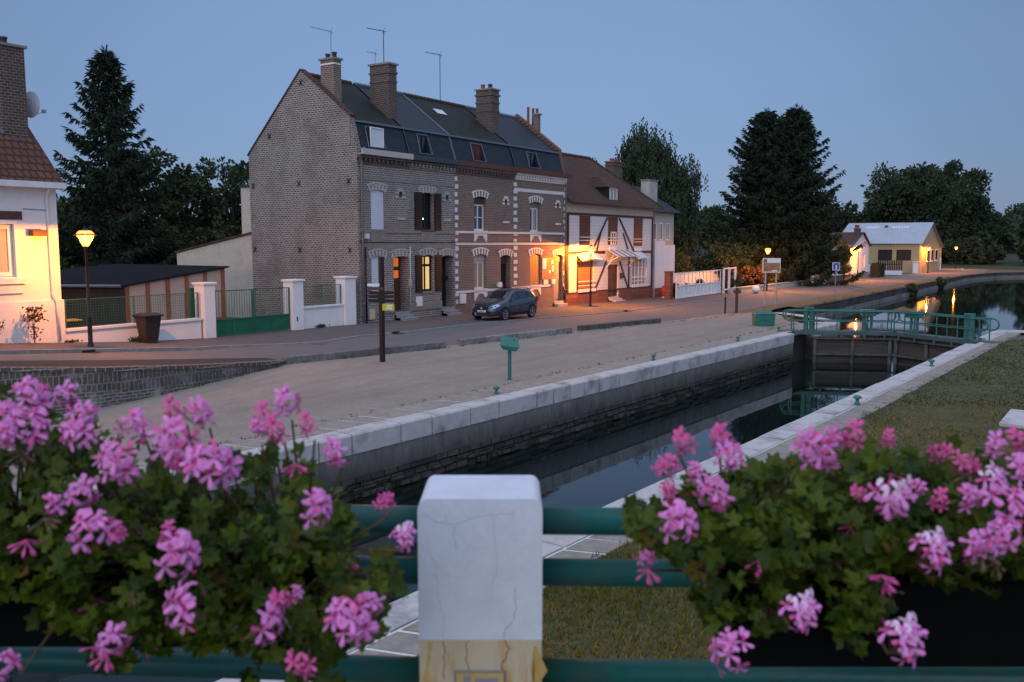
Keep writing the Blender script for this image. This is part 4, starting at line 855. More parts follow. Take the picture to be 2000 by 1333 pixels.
mb = MB(); mb.box(13, 16.75, F-.04, F+.02, 4.77, 5.05); mb.build("brick_lintel", brick("soldier_lintel", (.12, .05, .04), (.16, .07, .05), (.09, .05, .045), .11, .3, .01, .8, offset=0), wh)
mb = MB(); mb.bbox(16.95, 17.45, F-.3, F+.0, 4.22, 4.44, .02); mb.build("wall_vent", MT['brownwood'], wh)
mb = MB(); mb.tube([(17.62, F-.3, 5.9), (17.62, F-.08, 5.6), (17.65, F-.08, 2.2), (17.75, F-.13, 1.95), (17.8, F-.13, .55)], .045, 8); mb.build("downpipe", MT['white'], wh, True)
mb = MB(); mb.tube([(16.8, F-.02, 5.14), (17.6, F-.02, 5.12)], .012, 5); mb.build("cable", MT['pipegrey'], wh)
ds = thing("satellite_dish", "pale satellite dish behind the tall brick chimney", "satellite dish", (18.05, 33.0, 8.8))
q = MB(); n = 20
for r0, r1 in ((0.02, .2), (.2, .36), (.36, .45)):
    for i in range(n):
        P = lambda r, k: (18.28 + .55*r*r + r*.25*cos(2*pi*k/n), 33.0 - r*cos(2*pi*k/n)*.95, 8.95 + r*sin(2*pi*k/n)*1.05)
        q.face([P(r0, i), P(r1, i), P(r1, i+1), P(r0, i+1)])
q.build("dish", roller, ds, True); q = MB(); q.tube([(17.9, 33.0, 8.95), (18.28, 33.0, 8.95)], .03, 6); q.tube([(18.3, 33, 8.5), (18.75, 32.8, 8.72)], .015, 6); q.bbox(18.7, 18.82, 32.74, 32.86, 8.68, 8.8, .01); q.build("bracket", MT['steelgrey'], ds)
# low wall with mesh fence, two gate piers and the green gate
def zb(s): return lerp([(17, .5), (18, .48), (21, .26), (24.6, .13), (28.6, .09), (33, 0)], s)
fw = thing("garden_wall", "low white rendered wall with a ledge and green wire fence", "wall", (21, F, .3))
q = MB(); q.mesh([(18.08, F, .2), (23.85, F, -.1), (23.85, F, .85), (18.08, F, .85), (18.08, F+.2, .2), (23.85, F+.2, -.1), (23.85, F+.2, .85), (18.08, F+.2, .85)], [(0,1,2,3), (5,4,7,6), (3,2,6,7)]); q.build("wall", MT['render_white'], fw)
q = MB(); q.box(18.08, 23.88, F-.07, F+.27, .85, .95); q.build("ledge", MT['render_white'], fw, bevel=.01)
def wire(par, s0, s1, z0, z1, y, posts):
    q = MB(); q.tube([(s0, y, z1), (s1, y, z1)], .018, 6)
    for x in posts: q.tube([(x, y, z0), (x, y, z1)], .024, 6)
    n = int((s1-s0)/.1)
    for i in range(n+1): x = s0+(s1-s0)*i/n; q.box(x-.004, x+.004, y-.004, y+.004, z0, z1)
    for i in range(int((z1-z0)/.1)): z = z0+.05+i*.1; q.box(s0, s1, y-.009, y-.004, z-.004, z+.004)
    q.build("wire_fence", MT['wiregreen'], par)
wire(fw, 18.15, 23.85, .95, 1.97, F+.1, (18.18, 20.9, 23.2, 23.8))
def pier(s0, s1, zt, label, grp="white gate piers"):
    t = thing("gate_pier", label, "gate pier", ((s0+s1)/2, F+.1, zb(s0)), grp); q = MB(); q.bbox(s0, s1, F-.12, F+.5, zb(s0)-.3, zt-.09, .012); q.build("pier", MT['render_white'], t)
    q = MB(); q.bbox(s0-.07, s1+.07, F-.19, F+.57, zt-.09, zt, .02); q.build("cap", MT['render_white'], t); return t
pier(23.95, 24.5, 2.38, "white gate pier between the low fence and the green gate")
p2 = pier(28.75, 29.4, 2.34, "white gate pier with an iron latch slot, by the short fence"); pier(32.1, 32.85, 2.38, "white gate pier touching the brick gable corner")
q = MB(); q.box(28.95, 29.02, F-.128, F-.119, .45, .65); q.build("latch", MT['black'], p2)
f2 = thing("garden_wall", "short white wall with wire panel between two piers, near the gable", "wall", (31, F, 0))
q = MB(); q.box(29.42, 32.08, F+.02, F+.2, -.3, .98); q.build("wall", MT['render_white'], f2); q = MB(); q.box(29.42, 32.08, F-.05, F+.26, .98, 1.07); q.build("ledge", MT['render_white'], f2, bevel=.01); wire(f2, 29.42, 32.05, 1.07, 2.0, F+.1, (29.5, 30.75, 32.0))
gt = thing("green_gate", "wide green gate with sheet-metal bottom and upright bars", "gate", (26.6, F+.1, .1))
q = MB(); q.box(24.62, 28.68, F+.1, F+.13, .14, .78); q.build("sheet_panel", MT['gategreen'], gt)
q = MB()
for a, b in ((24.56, 26.6), (26.66, 28.72)):
    q.beam((a, F+.1, .14), (b, F+.1, .12), .05, .05); q.beam((a, F+.09, .8), (b, F+.09, .78), .05, .05); q.beam((a, F+.1, 2.0), (b, F+.1, 1.98), .04, .04)
    for x in (a+.02, b-.02, (a+b)/2): q.beam((x, F+.085, .1), (x, F+.085, .8 if x == (a+b)/2 else 2.0), .05, .05)
    for i in range(1, 15): x = a+(b-a)*i/15; q.tube([(x, F+.1, .8), (x, F+.1, 1.99)], .01, 5)
q.build("gate_frame", MT['wiregreen'], gt)
# lean-to shed
sh = thing("garden_shed", "long low shed with dark roof and beige panels between orange-brown posts", "shed", (25, 36, 0))
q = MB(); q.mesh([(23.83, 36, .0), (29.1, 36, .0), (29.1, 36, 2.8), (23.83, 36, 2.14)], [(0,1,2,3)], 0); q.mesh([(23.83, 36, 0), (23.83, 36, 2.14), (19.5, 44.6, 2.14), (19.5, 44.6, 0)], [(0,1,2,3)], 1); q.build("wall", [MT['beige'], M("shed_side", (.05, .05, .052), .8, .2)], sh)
for i in range(6):
    x = 23.86 + 5.16*i/5; q = MB(); q.box(x-.09, x+.09, 35.93, 35.995, 0, 2.1+.66*i/5); q.build("post", MT['oakpost'], sh)
q = MB(); q.box(23.8, 29.1, 35.96, 35.99, .25, .42); q.build("sill_beam", MT['oakpost'], sh)
q = MB(); q.mesh([(23.6, 35.8, 2.17), (29.3, 35.8, 2.87), (29.3, 45, 2.87), (19.2, 44.9, 2.17), (23.6, 35.8, 2.1), (29.3, 35.8, 2.8), (19.2, 44.9, 2.1)], [(0,1,2,3), (4,5,1,0), (6,4,0,3)]); q.build("roof", M("shed_felt_roof", (.018, .018, .02), .95, .2, 4, spec=.05), sh)
q = MB(); q.tube([(23.55, 35.9, 2.12), (19.3, 44.6, 2.1)], .07, 8); q.build("gutter", MT['zinc'], sh)
gp_ = thing("green_post", "thick green metal post standing just inside the fence", "post", (23.65, 31.6, .2)); q = MB(); q.box(23.85, 24.1, 31.6, 31.7, .1, 2.15); q.build("post", MT['gategreen'], gp_)
yl = thing("yellow_lid", "yellow lidded box glimpsed behind the wire fence", "box", (19.3, 33.4, .3)); q = MB(); q.bbox(19.0, 20.0, 33.2, 33.8, .3, 1.0, .03); q.build("box", MT['black'], yl); q = MB(); q.bbox(18.95, 20.05, 33.15, 33.85, 1.0, 1.06, .02); q.build("lid", M("yellow_lid", (.6, .4, .05), .5), yl)
# annex behind the gable
an = thing("rear_annex", "beige rendered lean-to annex with pale flue behind the brick gable", "outbuilding", (33.4, 42, 0))
q = MB(); q.prism([(38.82, -.3), (38.82, 4.46), (45.3, 3.4), (45.3, 2.6), (47.5, 2.3), (47.5, -.3)], 'x', 33.35, 39); q.build("wall", MT['cream'], an)
q = MB(); q.beam((33.4, 38.85, 4.53), (33.4, 45.35, 3.46), .3, .08); q.beam((33.4, 45.3, 2.66), (33.4, 47.6, 2.34), .3, .08); q.build("roof_edge", MT['tile_old'], an)
q = MB(); q.box(33.35, 33.95, 38.84, 39.62, 4.4, 6.95, 0); q.box(33.28, 34.02, 38.8, 39.68, 6.95, 7.08, 1); q.build("flue_stack", [MT['cream'], MT['black']], an); q = MB(); q.lathe([(.09, 7.08), (.09, 7.3), (.15, 7.32), (.15, 7.36)], 33.65, 39.2, 10); q.build("flue_cowl", MT['steelgrey'], an)
# ------------------------------------------------------------------ along the road beyond the houses
def fence_gate():
    t = thing("sliding_gate", "long white panelled sliding gate with open bars on top", "gate", (70.7, 28.4, -.35))
    q = MB(); q.box(65.95, 75.4, 28.38, 28.42, -.3, .62); q.build("sheet_panel", MT['white'], t)
    q = MB()
    for z in (-.3, .62, 1.62): q.beam((65.9, 28.36, z), (75.45, 28.36, z+.04), .07, .09)
    for i in range(13): x = 65.95+9.45*i/12; q.box(x-.025, x+.025, 28.33, 28.4, -.3, 1.64)
    q.build("gate_frame", MT['white'], t)
    g = thing("gate_portal", "white square portal frame guiding the end of the sliding gate", "gate frame", (77, 28.2, -.36)); q = MB()
    for x in (75.6, 76.9, 78.4): q.box(x, x+.16, 28.1, 28.26, -.4, 1.85)
    q.box(75.6, 78.56, 28.12, 28.24, 1.72, 1.82); q.box(75.6, 78.56, 28.12, 28.24, -.1, 0); q.build("frame", MT['white'], g)
    b = thing("brick_pier", "dark red brick pier at the hinge end of the white gate", "pier", (65.6, 28.7, -.3)); q = MB(); q.box(65.35, 65.85, 28.6, 29.1, -.5, 1.7); q.box(65.3, 65.9, 28.55, 29.15, 1.7, 1.8); q.build("pier", MT['plinthred'], b)
    gw = thing("yard_wall", "white yard wall seen behind the sliding gate", "wall", (88, 33, -.4)); q = MB(); q.box(72, 106, 33, 33.25, -.5, 1.15); q.box(72, 106, 32.96, 33.29, 1.15, 1.23); q.build("wall", MT['render_white'], gw)
    lw = thing("low_kerb_wall", "long low garden wall with pale top beside the road", "wall", (86, 27.4, -.4)); q = MB()
    q.mesh([(76.5, 27.6, -.5), (97.6, 27.0, -.6), (97.6, 27.0, 0), (76.5, 27.6, .02), (76.5, 27.9, -.5), (97.6, 27.3, -.6), (97.6, 27.3, 0), (76.5, 27.9, .02)], [(0,1,2,3), (3,2,6,7), (4,0,3,7)]); q.build("wall", MT['cream'], lw)
    q = MB(); q.beam((76.5, 27.75, .05), (97.6, 27.15, .03), .38, .08); q.build("ledge", MT['stone'], lw)
    bp = thing("brick_pier", "tall slim brick pier where the low wall turns dark", "pier", (97.6, 27.4, -.4)); q = MB(); q.box(96.9, 98.2, 27.1, 27.8, -.6, 1.5); q.box(96.8, 98.3, 27.0, 27.9, 1.5, 1.6); q.build("pier", MT['brick_dark'], bp)
    dw = thing("dark_wall", "dark low wall topped with pale railings before the small house", "wall", (106, 26.8, -.45)); q = MB()
    q.mesh([(98.2, 26.9, -.6), (114.5, 26.4, -.6), (114.5, 26.4, .2), (98.2, 26.9, .38), (98.2, 27.2, -.6), (114.5, 26.7, -.6), (114.5, 26.7, .2), (98.2, 27.2, .38)], [(0,1,2,3), (3,2,6,7), (4,0,3,7)]); q.build("wall", MT['brick_dark'], dw)
    q = MB(); q.beam((98.2, 27.05, .42), (114.5, 26.55, .24), .4, .08); q.build("ledge", MT['white'], dw)
    q = MB(); q.beam((99, 27, 1.3), (114.3, 26.6, 1.15), .06, .06); q.beam((99, 27, .85), (114.3, 26.6, .72), .04, .04)
    for i in range(9): x = 99+15.2*i/8; q.box(x-.06, x+.06, 26.75, 26.87, .3, 1.32-.02*i)
    q.build("railing", MT['white'], dw)
    for i, (x, y, h, w_, m, lb) in enumerate([(96.5, 26.3, .95, .4, MT['white'], "small white service cabinet, first of three by the dark wall"), (97.6, 26.1, 1.05, .55, MT['stone'], "grey stone-coloured service cabinet by the dark wall"), (100.3, 26.0, 1.2, .7, MT['white'], "larger white service cabinet standing further along the dark wall")]):
        t = thing("service_cabinet", lb, "cabinet", (x, y, zp(x, 0)), "service cabinets by the dark wall"); q = MB(); z = zp(x, 0); q.bbox(x-w_/2, x+w_/2, y-.15, y+.15, z, z+h, .02); q.build("housing", m, t); q = MB(); q.bbox(x-w_/2-.03, x+w_/2+.03, y-.18, y+.18, z+h, z+h+.06, .015); q.build("lid", m, t)
fence_gate()
# pinkish house with the lamp in front, its chimney and dish
sh_ = thing("small_house", "small pale house with gable chimney, glowing beside the street lamp", "house", (118, 26.4, -.5))
q = MB(); wall_open(q, 113.2, 122.7, -.6, 3.7, 26.5, [(119.5, 120.7, .9, 2.5, .12)]); q.face([(113.2, 26.5, 3.7), (122.7, 26.5, 3.7), (118.8, 26.5, 5.2)]); q.face([(113.2, 36, -.6), (113.2, 26.5, -.6), (113.2, 26.5, 3.7), (113.2, 36, 3.7)]); q.face([(122.7, 26.5, -.6), (122.7, 36, -.6), (122.7, 36, 3.7), (122.7, 26.5, 3.7)]); q.build("wall", MT['render_white'], sh_)
q = MB(); q.mesh([(112.9, 26.2, 3.55), (118.8, 26.2, 5.3), (118.8, 36, 5.3), (112.9, 36, 3.55), (123, 26.2, 3.55), (123, 36, 3.55)], [(0,1,2,3), (1,4,5,2)]); q.build("roof", MT['tile_old'], sh_)
chimney(sh_, 117.9, 118.9, 26.7, 27.3, 4.7, 5.7, MT['brick_dark'], [(118, 27.05, .18, .4, tc_), (118.8, 27.05, .18, .4, tc_)])
window(sh_, 119.5, 120.7, .9, 2.5, 26.6, MT['white'], MT['glass'], (2, 1), .12); q = MB(); q.box(113.2, 122.7, 26.42, 26.5, -.6, .3); q.build("plinth", MT['greystone'], sh_)
# ochre depot with the pale sheet roof
wr = thing("depot_building", "ochre depot with pale corrugated roof and two dark openings", "depot", (150, 25, -.6))
q = MB(); X0, X1, Xr = 148, 168.5, 157
def sidewall(y0, y1, ops):
    ys = sorted({y0, y1, *[o[0] for o in ops], *[o[1] for o in ops]}); zs = sorted({-.8, 3.95, *[o[2] for o in ops], *[o[3] for o in ops]})
    for a, b in zip(ys, ys[1:]):
        for c, d in zip(zs, zs[1:]):
            if not any(o[0] <= a and b <= o[1] and o[2] <= c and d <= o[3] for o in ops): q.face([(X0, b, c), (X0, a, c), (X0, a, d), (X0, b, d)])
    for o in ops:
        for yy in (o[0], o[1]): q.face([(X0, yy, o[2]), (X0+.3, yy, o[2]), (X0+.3, yy, o[3]), (X0, yy, o[3])])
        q.face([(X0, o[0], o[2]), (X0, o[1], o[2]), (X0+.3, o[1], o[2]), (X0+.3, o[0], o[2])])
sidewall(24.7, 37, [(25.85, 27.95, 1.3, 2.93), (28.55, 30.6, 1.3, 2.93)])
q.face([(X0, 24.7, -.8), (X1, 24.7, -.8), (X1, 24.7, 3.15), (Xr, 24.7, 7.05), (X0, 24.7, 3.95)]); q.face([(X1, 24.7, -.8), (X1, 37, -.8), (X1, 37, 3.15), (X1, 24.7, 3.15)]); q.build("wall", MT['ochre'], wr)
q = MB(); n = 60
for i in range(n):
    y0, y1 = 24.3+12.9*i/n, 24.3+12.9*(i+1)/n; u0, u1 = (.06 if i % 2 else 0), (0 if i % 2 else .06)
    q.face([(X0-.4, y1, 3.82+u1), (X0-.4, y0, 3.82+u0), (Xr, y0, 7.15+u0), (Xr, y1, 7.15+u1)]); q.face([(Xr, y1, 7.15+u1), (Xr, y0, 7.15+u0), (X1+.4, y0, 3.1+u0), (X1+.4, y1, 3.1+u1)])
ro = q.build("roof", MT['metalroof'], wr)
for y0, y1 in ((27.5, 30), (32, 34)): 
    k = MB(); k.face([(Xr-2.6, y1, 6.27), (Xr-2.6, y0, 6.27), (Xr-1.6, y0, 6.62), (Xr-1.6, y1, 6.62)]); k.build("roof_light", roller, ro)
k = MB(); k.mesh([(Xr-2.4, 31.2, 6.3), (Xr-2.4, 30.7, 6.3), (Xr-1.7, 30.7, 6.75), (Xr-1.7, 31.2, 6.75)], [(0,1,2,3)]); k.build("roof_hatch", MT['black'], ro)
for y0, y1 in ((25.85, 27.95), (28.55, 30.6)):
    k = MB(); k.box(X0+.2, X0+.22, y0, y1, 1.3, 2.93, 0); [k.box(X0+.15, X0+.2, y-.05, y+.05, 1.3, 2.93, 1) for y in (y0+.05, (y0+y1)/2, y1-.05)]; k.build("window", [MT['black'], MT['darkshutter']], wr)
for s0, s1 in ((154.1, 155.9), (157.9, 159.7), (161.8, 163.9)):
    k = MB(); k.box(s0, s1, 24.62, 24.7, 1.1, 2.95, 0); k.box(s0+.15, s1-.15, 24.6, 24.62, 1.25, 2.8, 1); k.box(s0-.1, s1+.1, 24.5, 24.7, 1.0, 1.1, 0); k.build("window", [MT['white'], MT['glass']], wr)
k = MB(); k.box(167.2, 168.2, 24.62, 24.7, -.6, 1.5); k.build("door", MT['white'], wr)
hd = thing("clipped_hedge", "dark clipped hedge block at the depot yard entrance", "hedge", (127, 26, -.5))
yg = thing("yard_gate", "low white double gate of the depot yard", "gate", (140, 28, -.6)); q = MB(); q.box(140, 140.1, 27.6, 30.4, -.55, .9); q.build("panel", MT['white'], yg); q = MB(); [q.box(139.92, 140.02, y, y+.14, -.55, 1.0) for y in (27.5, 28.95, 30.3)]; q.build("gate_stile", MT['white'], yg)
pl = thing("planter_wall", "long white planter holding a slatted dark screen before the depot", "planter", (138, 26.6, -.55)); q = MB(); q.box(137.4, 138.3, 25.2, 28.6, -.6, .05); q.build("trough", MT['white'], pl); q = MB(); [q.box(138.0, 138.06, 25.2+i*.24, 25.36+i*.24, .05, 1.5) for i in range(14)]; q.box(137.97, 138.0, 25.2, 28.6, .9, 1.0); q.build("screen", MT['darkshutter'], pl)
cbn = thing("white_cabinet", "tall white meter cabinet at the depot corner", "cabinet", (147, 24.9, -.6)); q = MB(); q.bbox(146.6, 147.2, 24.6, 25.3, -.6, 1.1, .03); q.build("housing", MT['white'], cbn); q = MB(); q.bbox(146.5, 147.3, 24.5, 25.4, 1.1, 1.2, .02); q.build("lid", MT['white'], cbn)
for x, y, z0, w_, d_, h, lb in ((98, 52, -.3, 16, 9, 4.2, "distant low house with grey slate roof among the trees"), (112, 50, -.3, 13, 8, 3.4, "second distant grey-roofed house, nearer the conifers")):
    t = thing("distant_house", lb, "house", (x, y, z0)); q = MB(); q.box(x-w_/2, x+w_/2, y-d_/2, y+d_/2, z0, z0+h-1); q.build("wall", MT['cream'], t)
    q = MB(); z = z0+h-1; q.mesh([(x-w_/2-.4, y-d_/2-.4, z), (x+w_/2+.4, y-d_/2-.4, z), (x+w_/2+.4, y, z+3), (x-w_/2-.4, y, z+3), (x+w_/2+.4, y+d_/2, z), (x-w_/2-.4, y+d_/2, z)], [(0,1,2,3), (3,2,4,5)]); q.build("roof", MT['slate'], t)
    chimney(t, x+2, x+3, y-.4, y+.4, z+2, z+4, MT['brick_dark'])
# ------------------------------------------------------------------ street furniture
lampglass, t_, N_, L_, b_ = _nodes("lantern_glass")
tr = N_("ShaderNodeBsdfTransparent"); em = N_("ShaderNodeEmission"); em.inputs[0].default_value = (1, .36, .045, 1); em.inputs[1].default_value = 12
mx = N_("ShaderNodeMixShader"); mx.inputs[0].default_value = .45; L_(tr.outputs[0], mx.inputs[1]); L_(em.outputs[0], mx.inputs[2]); L_(mx.outputs[0], t_.nodes["Material Output"].inputs[0])
domem = emis("bloom_lantern_dome", (1, .3, .03), 2.2, (.6, .4, .2))  # dome given its own emission, imitating the bloom over the lamp
bulbm = emis("sodium_bulb", (1, .5, .1), 60)
def street_lamp(x, y, z, power, label, hgt=3.62):
    t = thing("street_lamp", label, "street lamp", (x, y, z), "street lamps along the road"); H = z + hgt
    q = MB(); q.lathe([(.1, z-.1), (.1, z+.05), (.075, z+.12), (.075, z+.95), (.085, z+1.0), (.055, z+1.06), (.048, z+2.2), (.038, H-.32), (.055, H-.3), (.03, H-.26)], x, y, 14); q.build("pole", MT['black'], t, True)
    q = MB(); n = 4
    q.lathe([(.07, H-.28), (.09, H-.25), (.02, H-.24)], x, y, 12); q.lathe([(.38, H+.11), (.385, H+.125), (.3, H+.15)], x, y, 16); q.lathe([(.19, H+.27), (.06, H+.33), (.03, H+.36), (.04, H+.4), (.0, H+.42)], x, y, 16)
    for k in range(4):
        a = pi/4 + k*pi/2; q.tube([(x+.1*cos(a), y+.1*sin(a), H-.25), (x+.275*cos(a), y+.275*sin(a), H+.11)], .012, 5)
    q.build("lantern_frame", MT['black'], t)
    q = MB(); q.lathe([(.1, H-.24), (.27, H+.1)], x, y, 6); q.f = q.f[:6]; q.m = q.m[:6]; q.build("lantern_glass", lampglass, t)
    q = MB(); q.lathe([(.29, H+.152), (.25, H+.21), (.18, H+.272)], x, y, 16); q.build("lantern_dome", domem, t, True)
    q = MB(); q.ball((x, y, H-.07), (.042, .042, .06), 10); q.build("bulb", bulbm, t, True)
    ld = bpy.data.lights.new("sodium_light", 'POINT'); lo = bpy.data.objects.new("sodium_light", ld); COL.objects.link(lo); lo.location = (0, 0, hgt+.065); lo.parent = t
    ld.energy = power; ld.color = (1.0, .275, .016); ld.shadow_soft_size = .045; ld.use_nodes = False
    return t
LAMP = 2600
street_lamp(17.65, 28.78, zp(17.65, 0), LAMP*.85, "lit black street lamp in front of the white house and wheelie bin")
street_lamp(54.0, 29.4, zp(54, 0), LAMP*2.7, "lit street lamp before the half-timbered house's blinded window", 3.74)
street_lamp(83, 26.75, zp(83, 0), LAMP*2.6, "lit street lamp rising behind the white information board")
street_lamp(114.1, 25.8, zp(114.2, 0), LAMP*3.0, "lit street lamp in front of the small pale house")
street_lamp(151.7, 24.0, zp(151.7, 0), LAMP*2.4, "lit street lamp at the ochre depot's gable corner")
street_lamp(175.5, 23.4, -.6, LAMP*2.2, "farthest lit lamp, just past the depot gable")
# wheelie bin
bn = thing("wheelie_bin", "dark brown lidded wheelie bin on the pavement by the low wall", "bin", (20.85, 30.2, zp(20.85, 0))); z = zp(20.85, 0)
q = MB(); q.mesh([(20.6, 29.95, z+.08), (21.1, 29.95, z+.08), (21.1, 30.4, z+.08), (20.6, 30.4, z+.08), (20.5, 29.85, z+1.0), (21.2, 29.85, z+1.0), (21.2, 30.5, z+1.0), (20.5, 30.5, z+1.0)], [(0,3,2,1),(0,1,5,4),(1,2,6,5),(2,3,7,6),(3,0,4,7)]); q.box(20.62, 21.08, 29.94, 30.3, z, z+.09); q.build("body", MT['plasticdark'], bn, bevel=.02)
q = MB(); q.bbox(20.44, 21.26, 29.78, 30.58, z+1.0, z+1.07, .025); q.mesh([(20.48, 29.82, z+1.07), (21.22, 29.82, z+1.07), (21.22, 30.5, z+1.07), (20.48, 30.5, z+1.07), (20.6, 29.95, z+1.13), (21.1, 29.95, z+1.13), (21.1, 30.4, z+1.13), (20.6, 30.4, z+1.13)], [(0,1,5,4),(1,2,6,5),(2,3,7,6),(3,0,4,7),(4,5,6,7)]); q.build("lid", MT['plasticdark'], bn)
for x in (20.56, 21.1):
    q = MB(); q.tube([(x, 30.4, z+.11), (x+.06, 30.4, z+.11)], .11, 14); q.build("wheel", MT['black'], bn)
q = MB(); q.tube([(20.52, 30.6, z+.98), (21.18, 30.6, z+.98)], .018, 6); q.build("handle", MT['plasticdark'], bn)
# wooden signpost
sp = thing("signpost", "tall dark wooden post with stacked direction boards and yellow plate", "signpost", (22.87, 20.35, 0))
rx, ry = sin(HEAD), -cos(HEAD)                    # across the view
q = MB(); q.bbox(22.80, 22.94, 20.28, 20.42, -.1, 3.54, .012); q.build("post", MT['darkwood'], sp)
def board(u0, u1, z0, z1, m, nm, off=-.1, par=sp, tilt=0., base=(22.87, 20.35), dr=(rx, ry), th=.03):
    q = MB(); nx, ny = -dr[1], dr[0]; P = lambda u, o, z: (base[0]+dr[0]*u+nx*o, base[1]+dr[1]*u+ny*o, z)
    o0, o1 = off-th, off
    q.mesh([P(u0, o0, z0), P(u1, o0, z0+tilt), P(u1, o1, z0+tilt), P(u0, o1, z0), P(u0, o0, z1), P(u1, o0, z1+tilt), P(u1, o1, z1+tilt), P(u0, o1, z1)], [(0,3,2,1),(4,5,6,7),(0,1,5,4),(1,2,6,5),(2,3,7,6),(3,0,4,7)]); return q.build(nm, m, par)
for z0, z1, a, b in ((2.3, 2.4, -.42, .42), (2.17, 2.27, -.42, .42), (2.02, 2.13, -.43, .42)): board(a, b, z0, z1, MT['darkwood'], "direction_board", -.09)
board(-.45, -.05, 2.56, 2.65, MT['white'], "pale_board", -.09); board(-.44, .08, 2.43, 2.53, MT['brownwood'], "direction_board", -.09)
yp = board(.04, .42, 1.76, 1.98, M("yellow_plate", (.55, .5, .03), .5), "yellow_plate", -.12)
for i in range(3): board(.18, .36, 1.80+i*.055, 1.83+i*.055, MT['white'], "text_line", -.152, yp, th=.003)
# green lock control stand with tilted box
cs = thing("control_stand", "green slanted control box on a post beside the lock", "control box", (21.9, 14.58, .02))
q = MB(); q.bbox(21.86, 21.94, 14.54, 14.62, 0, .88, .008); q.lathe([(.09, .0), (.09, .03), (.04, .04)], 21.9, 14.58, 12); q.build("post", MT['green'], cs)
q = MB(); P = lambda u, o, z: (21.9+rx*u-ry*o*-1*-1, 14.58+ry*u+rx*o*1, z)
nx, ny = -ry, rx
P = lambda u, o, z: (21.9+rx*u+nx*o, 14.58+ry*u+ny*o, z)
vs = [P(-.2, -.16, .92), P(.17, -.2, .86), P(.25, .12, .98), P(-.12, .16, 1.02), P(-.28, -.2, 1.06), P(.3, -.24, .98), P(.24, .14, 1.24), P(-.24, .18, 1.28)]
q.mesh(vs, [(0,3,2,1),(4,5,6,7),(0,1,5,4),(1,2,6,5),(2,3,7,6),(3,0,4,7)]); q.build("box", MT['green'], cs, bevel=.015)
q = MB(); [q.tube([P(u, .05+.0*u, 1.17), P(u, .05, 1.2)], .02, 8) for u in (-.1, .14)]; q.build("knob", MT['black'], cs)
# green cabinet by the gate
gc = thing("gear_cabinet", "green steel cabinet standing on the yard near the gate", "cabinet", (43.1, 14.0, .02))
q = MB(); P = lambda u, o, z: (43.1+.55*u+.8*o, 14.0-.82*u+.55*o, z)
vs = [P(-.45, -.3, .02), P(.45, -.3, .02), P(.45, .35, .02), P(-.45, .35, .02), P(-.48, -.33, .6), P(.48, -.33, .6), P(.48, .38, .68), P(-.48, .38, .68)]; q.mesh(vs, [(0,3,2,1),(4,5,6,7),(0,1,5,4),(1,2,6,5),(2,3,7,6),(3,0,4,7)]); q.build("housing", MT['green'], gc, bevel=.02)
q = MB(); q.mesh([P(-.5, -.36, .605), P(.5, -.36, .605), P(.5, .4, .69), P(-.5, .4, .69)], [(0,1,2,3)]); q.build("lid", MT['green'], gc)
q = MB(); q.tube([P(.0, -.34, .3), P(.0, -.36, .3)], .025, 8); q.build("handle", MT['black'], gc)
# information board
ib = thing("information_board", "white and orange-brown information board on two pale posts", "board", (62.15, 19.75, -.3)); bx, by = 62.12, 19.76
dr = (.553, -.833); Pb = lambda u, o, z: (bx+dr[0]*u+.833*o, by+dr[1]*u+.553*o, z)
for u in (-.36, .38):
    q = MB(); q.beam(Pb(u, 0, -.35), Pb(u, 0, 2.9), .09, .09); q.build("post", MT['steelgrey'], ib)
o = board(-.62, .62, 1.96, 2.94, MT['white'], "panel", -.05, ib, base=(bx, by), dr=dr, th=.04)
board(-.56, .58, 2.02, 2.62, M("map_print", (.3, .12, .05), .5, .3, 2.5, col2=(.38, .2, .1)), "map", -.092, o, base=(bx, by), dr=dr, th=.004); board(-.56, -.32, 2.64, 2.88, M("crest_print", (.2, .12, .1), .5, .3, 9), "crest", -.092, o, base=(bx, by), dr=dr, th=.004); board(.0, .4, 2.04, 2.12, MT['white'], "caption", -.097, o, base=(bx, by), dr=dr, th=.003)
# blue dead-end sign: white T with a red bar on blue
bs = thing("road_sign", "square blue sign showing a white T with red bar", "road sign", (78.06, 19.4, -.38)); bx2, by2 = 78.06, 19.4
q = MB(); q.tube([(bx2, by2, -.45), (bx2, by2, 2.4)], .035, 8); q.build("post", MT['pipegrey'], bs)
o = board(-.31, .31, 1.72, 2.36, MT['white'], "plate", -.04, bs, base=(bx2, by2), dr=dr, th=.02)
a = board(-.27, .27, 1.76, 2.32, M("sign_blue", (.03, .13, .45), .4), "blue_field", -.0605, o, base=(bx2, by2), dr=dr, th=.003); board(-.045, .045, 1.8, 2.12, MT['white'], "arrow_stem", -.064, o, base=(bx2, by2), dr=dr, th=.003); board(-.15, .15, 2.12, 2.22, MT['red'], "red_bar", -.064, o, base=(bx2, by2), dr=dr, th=.003)
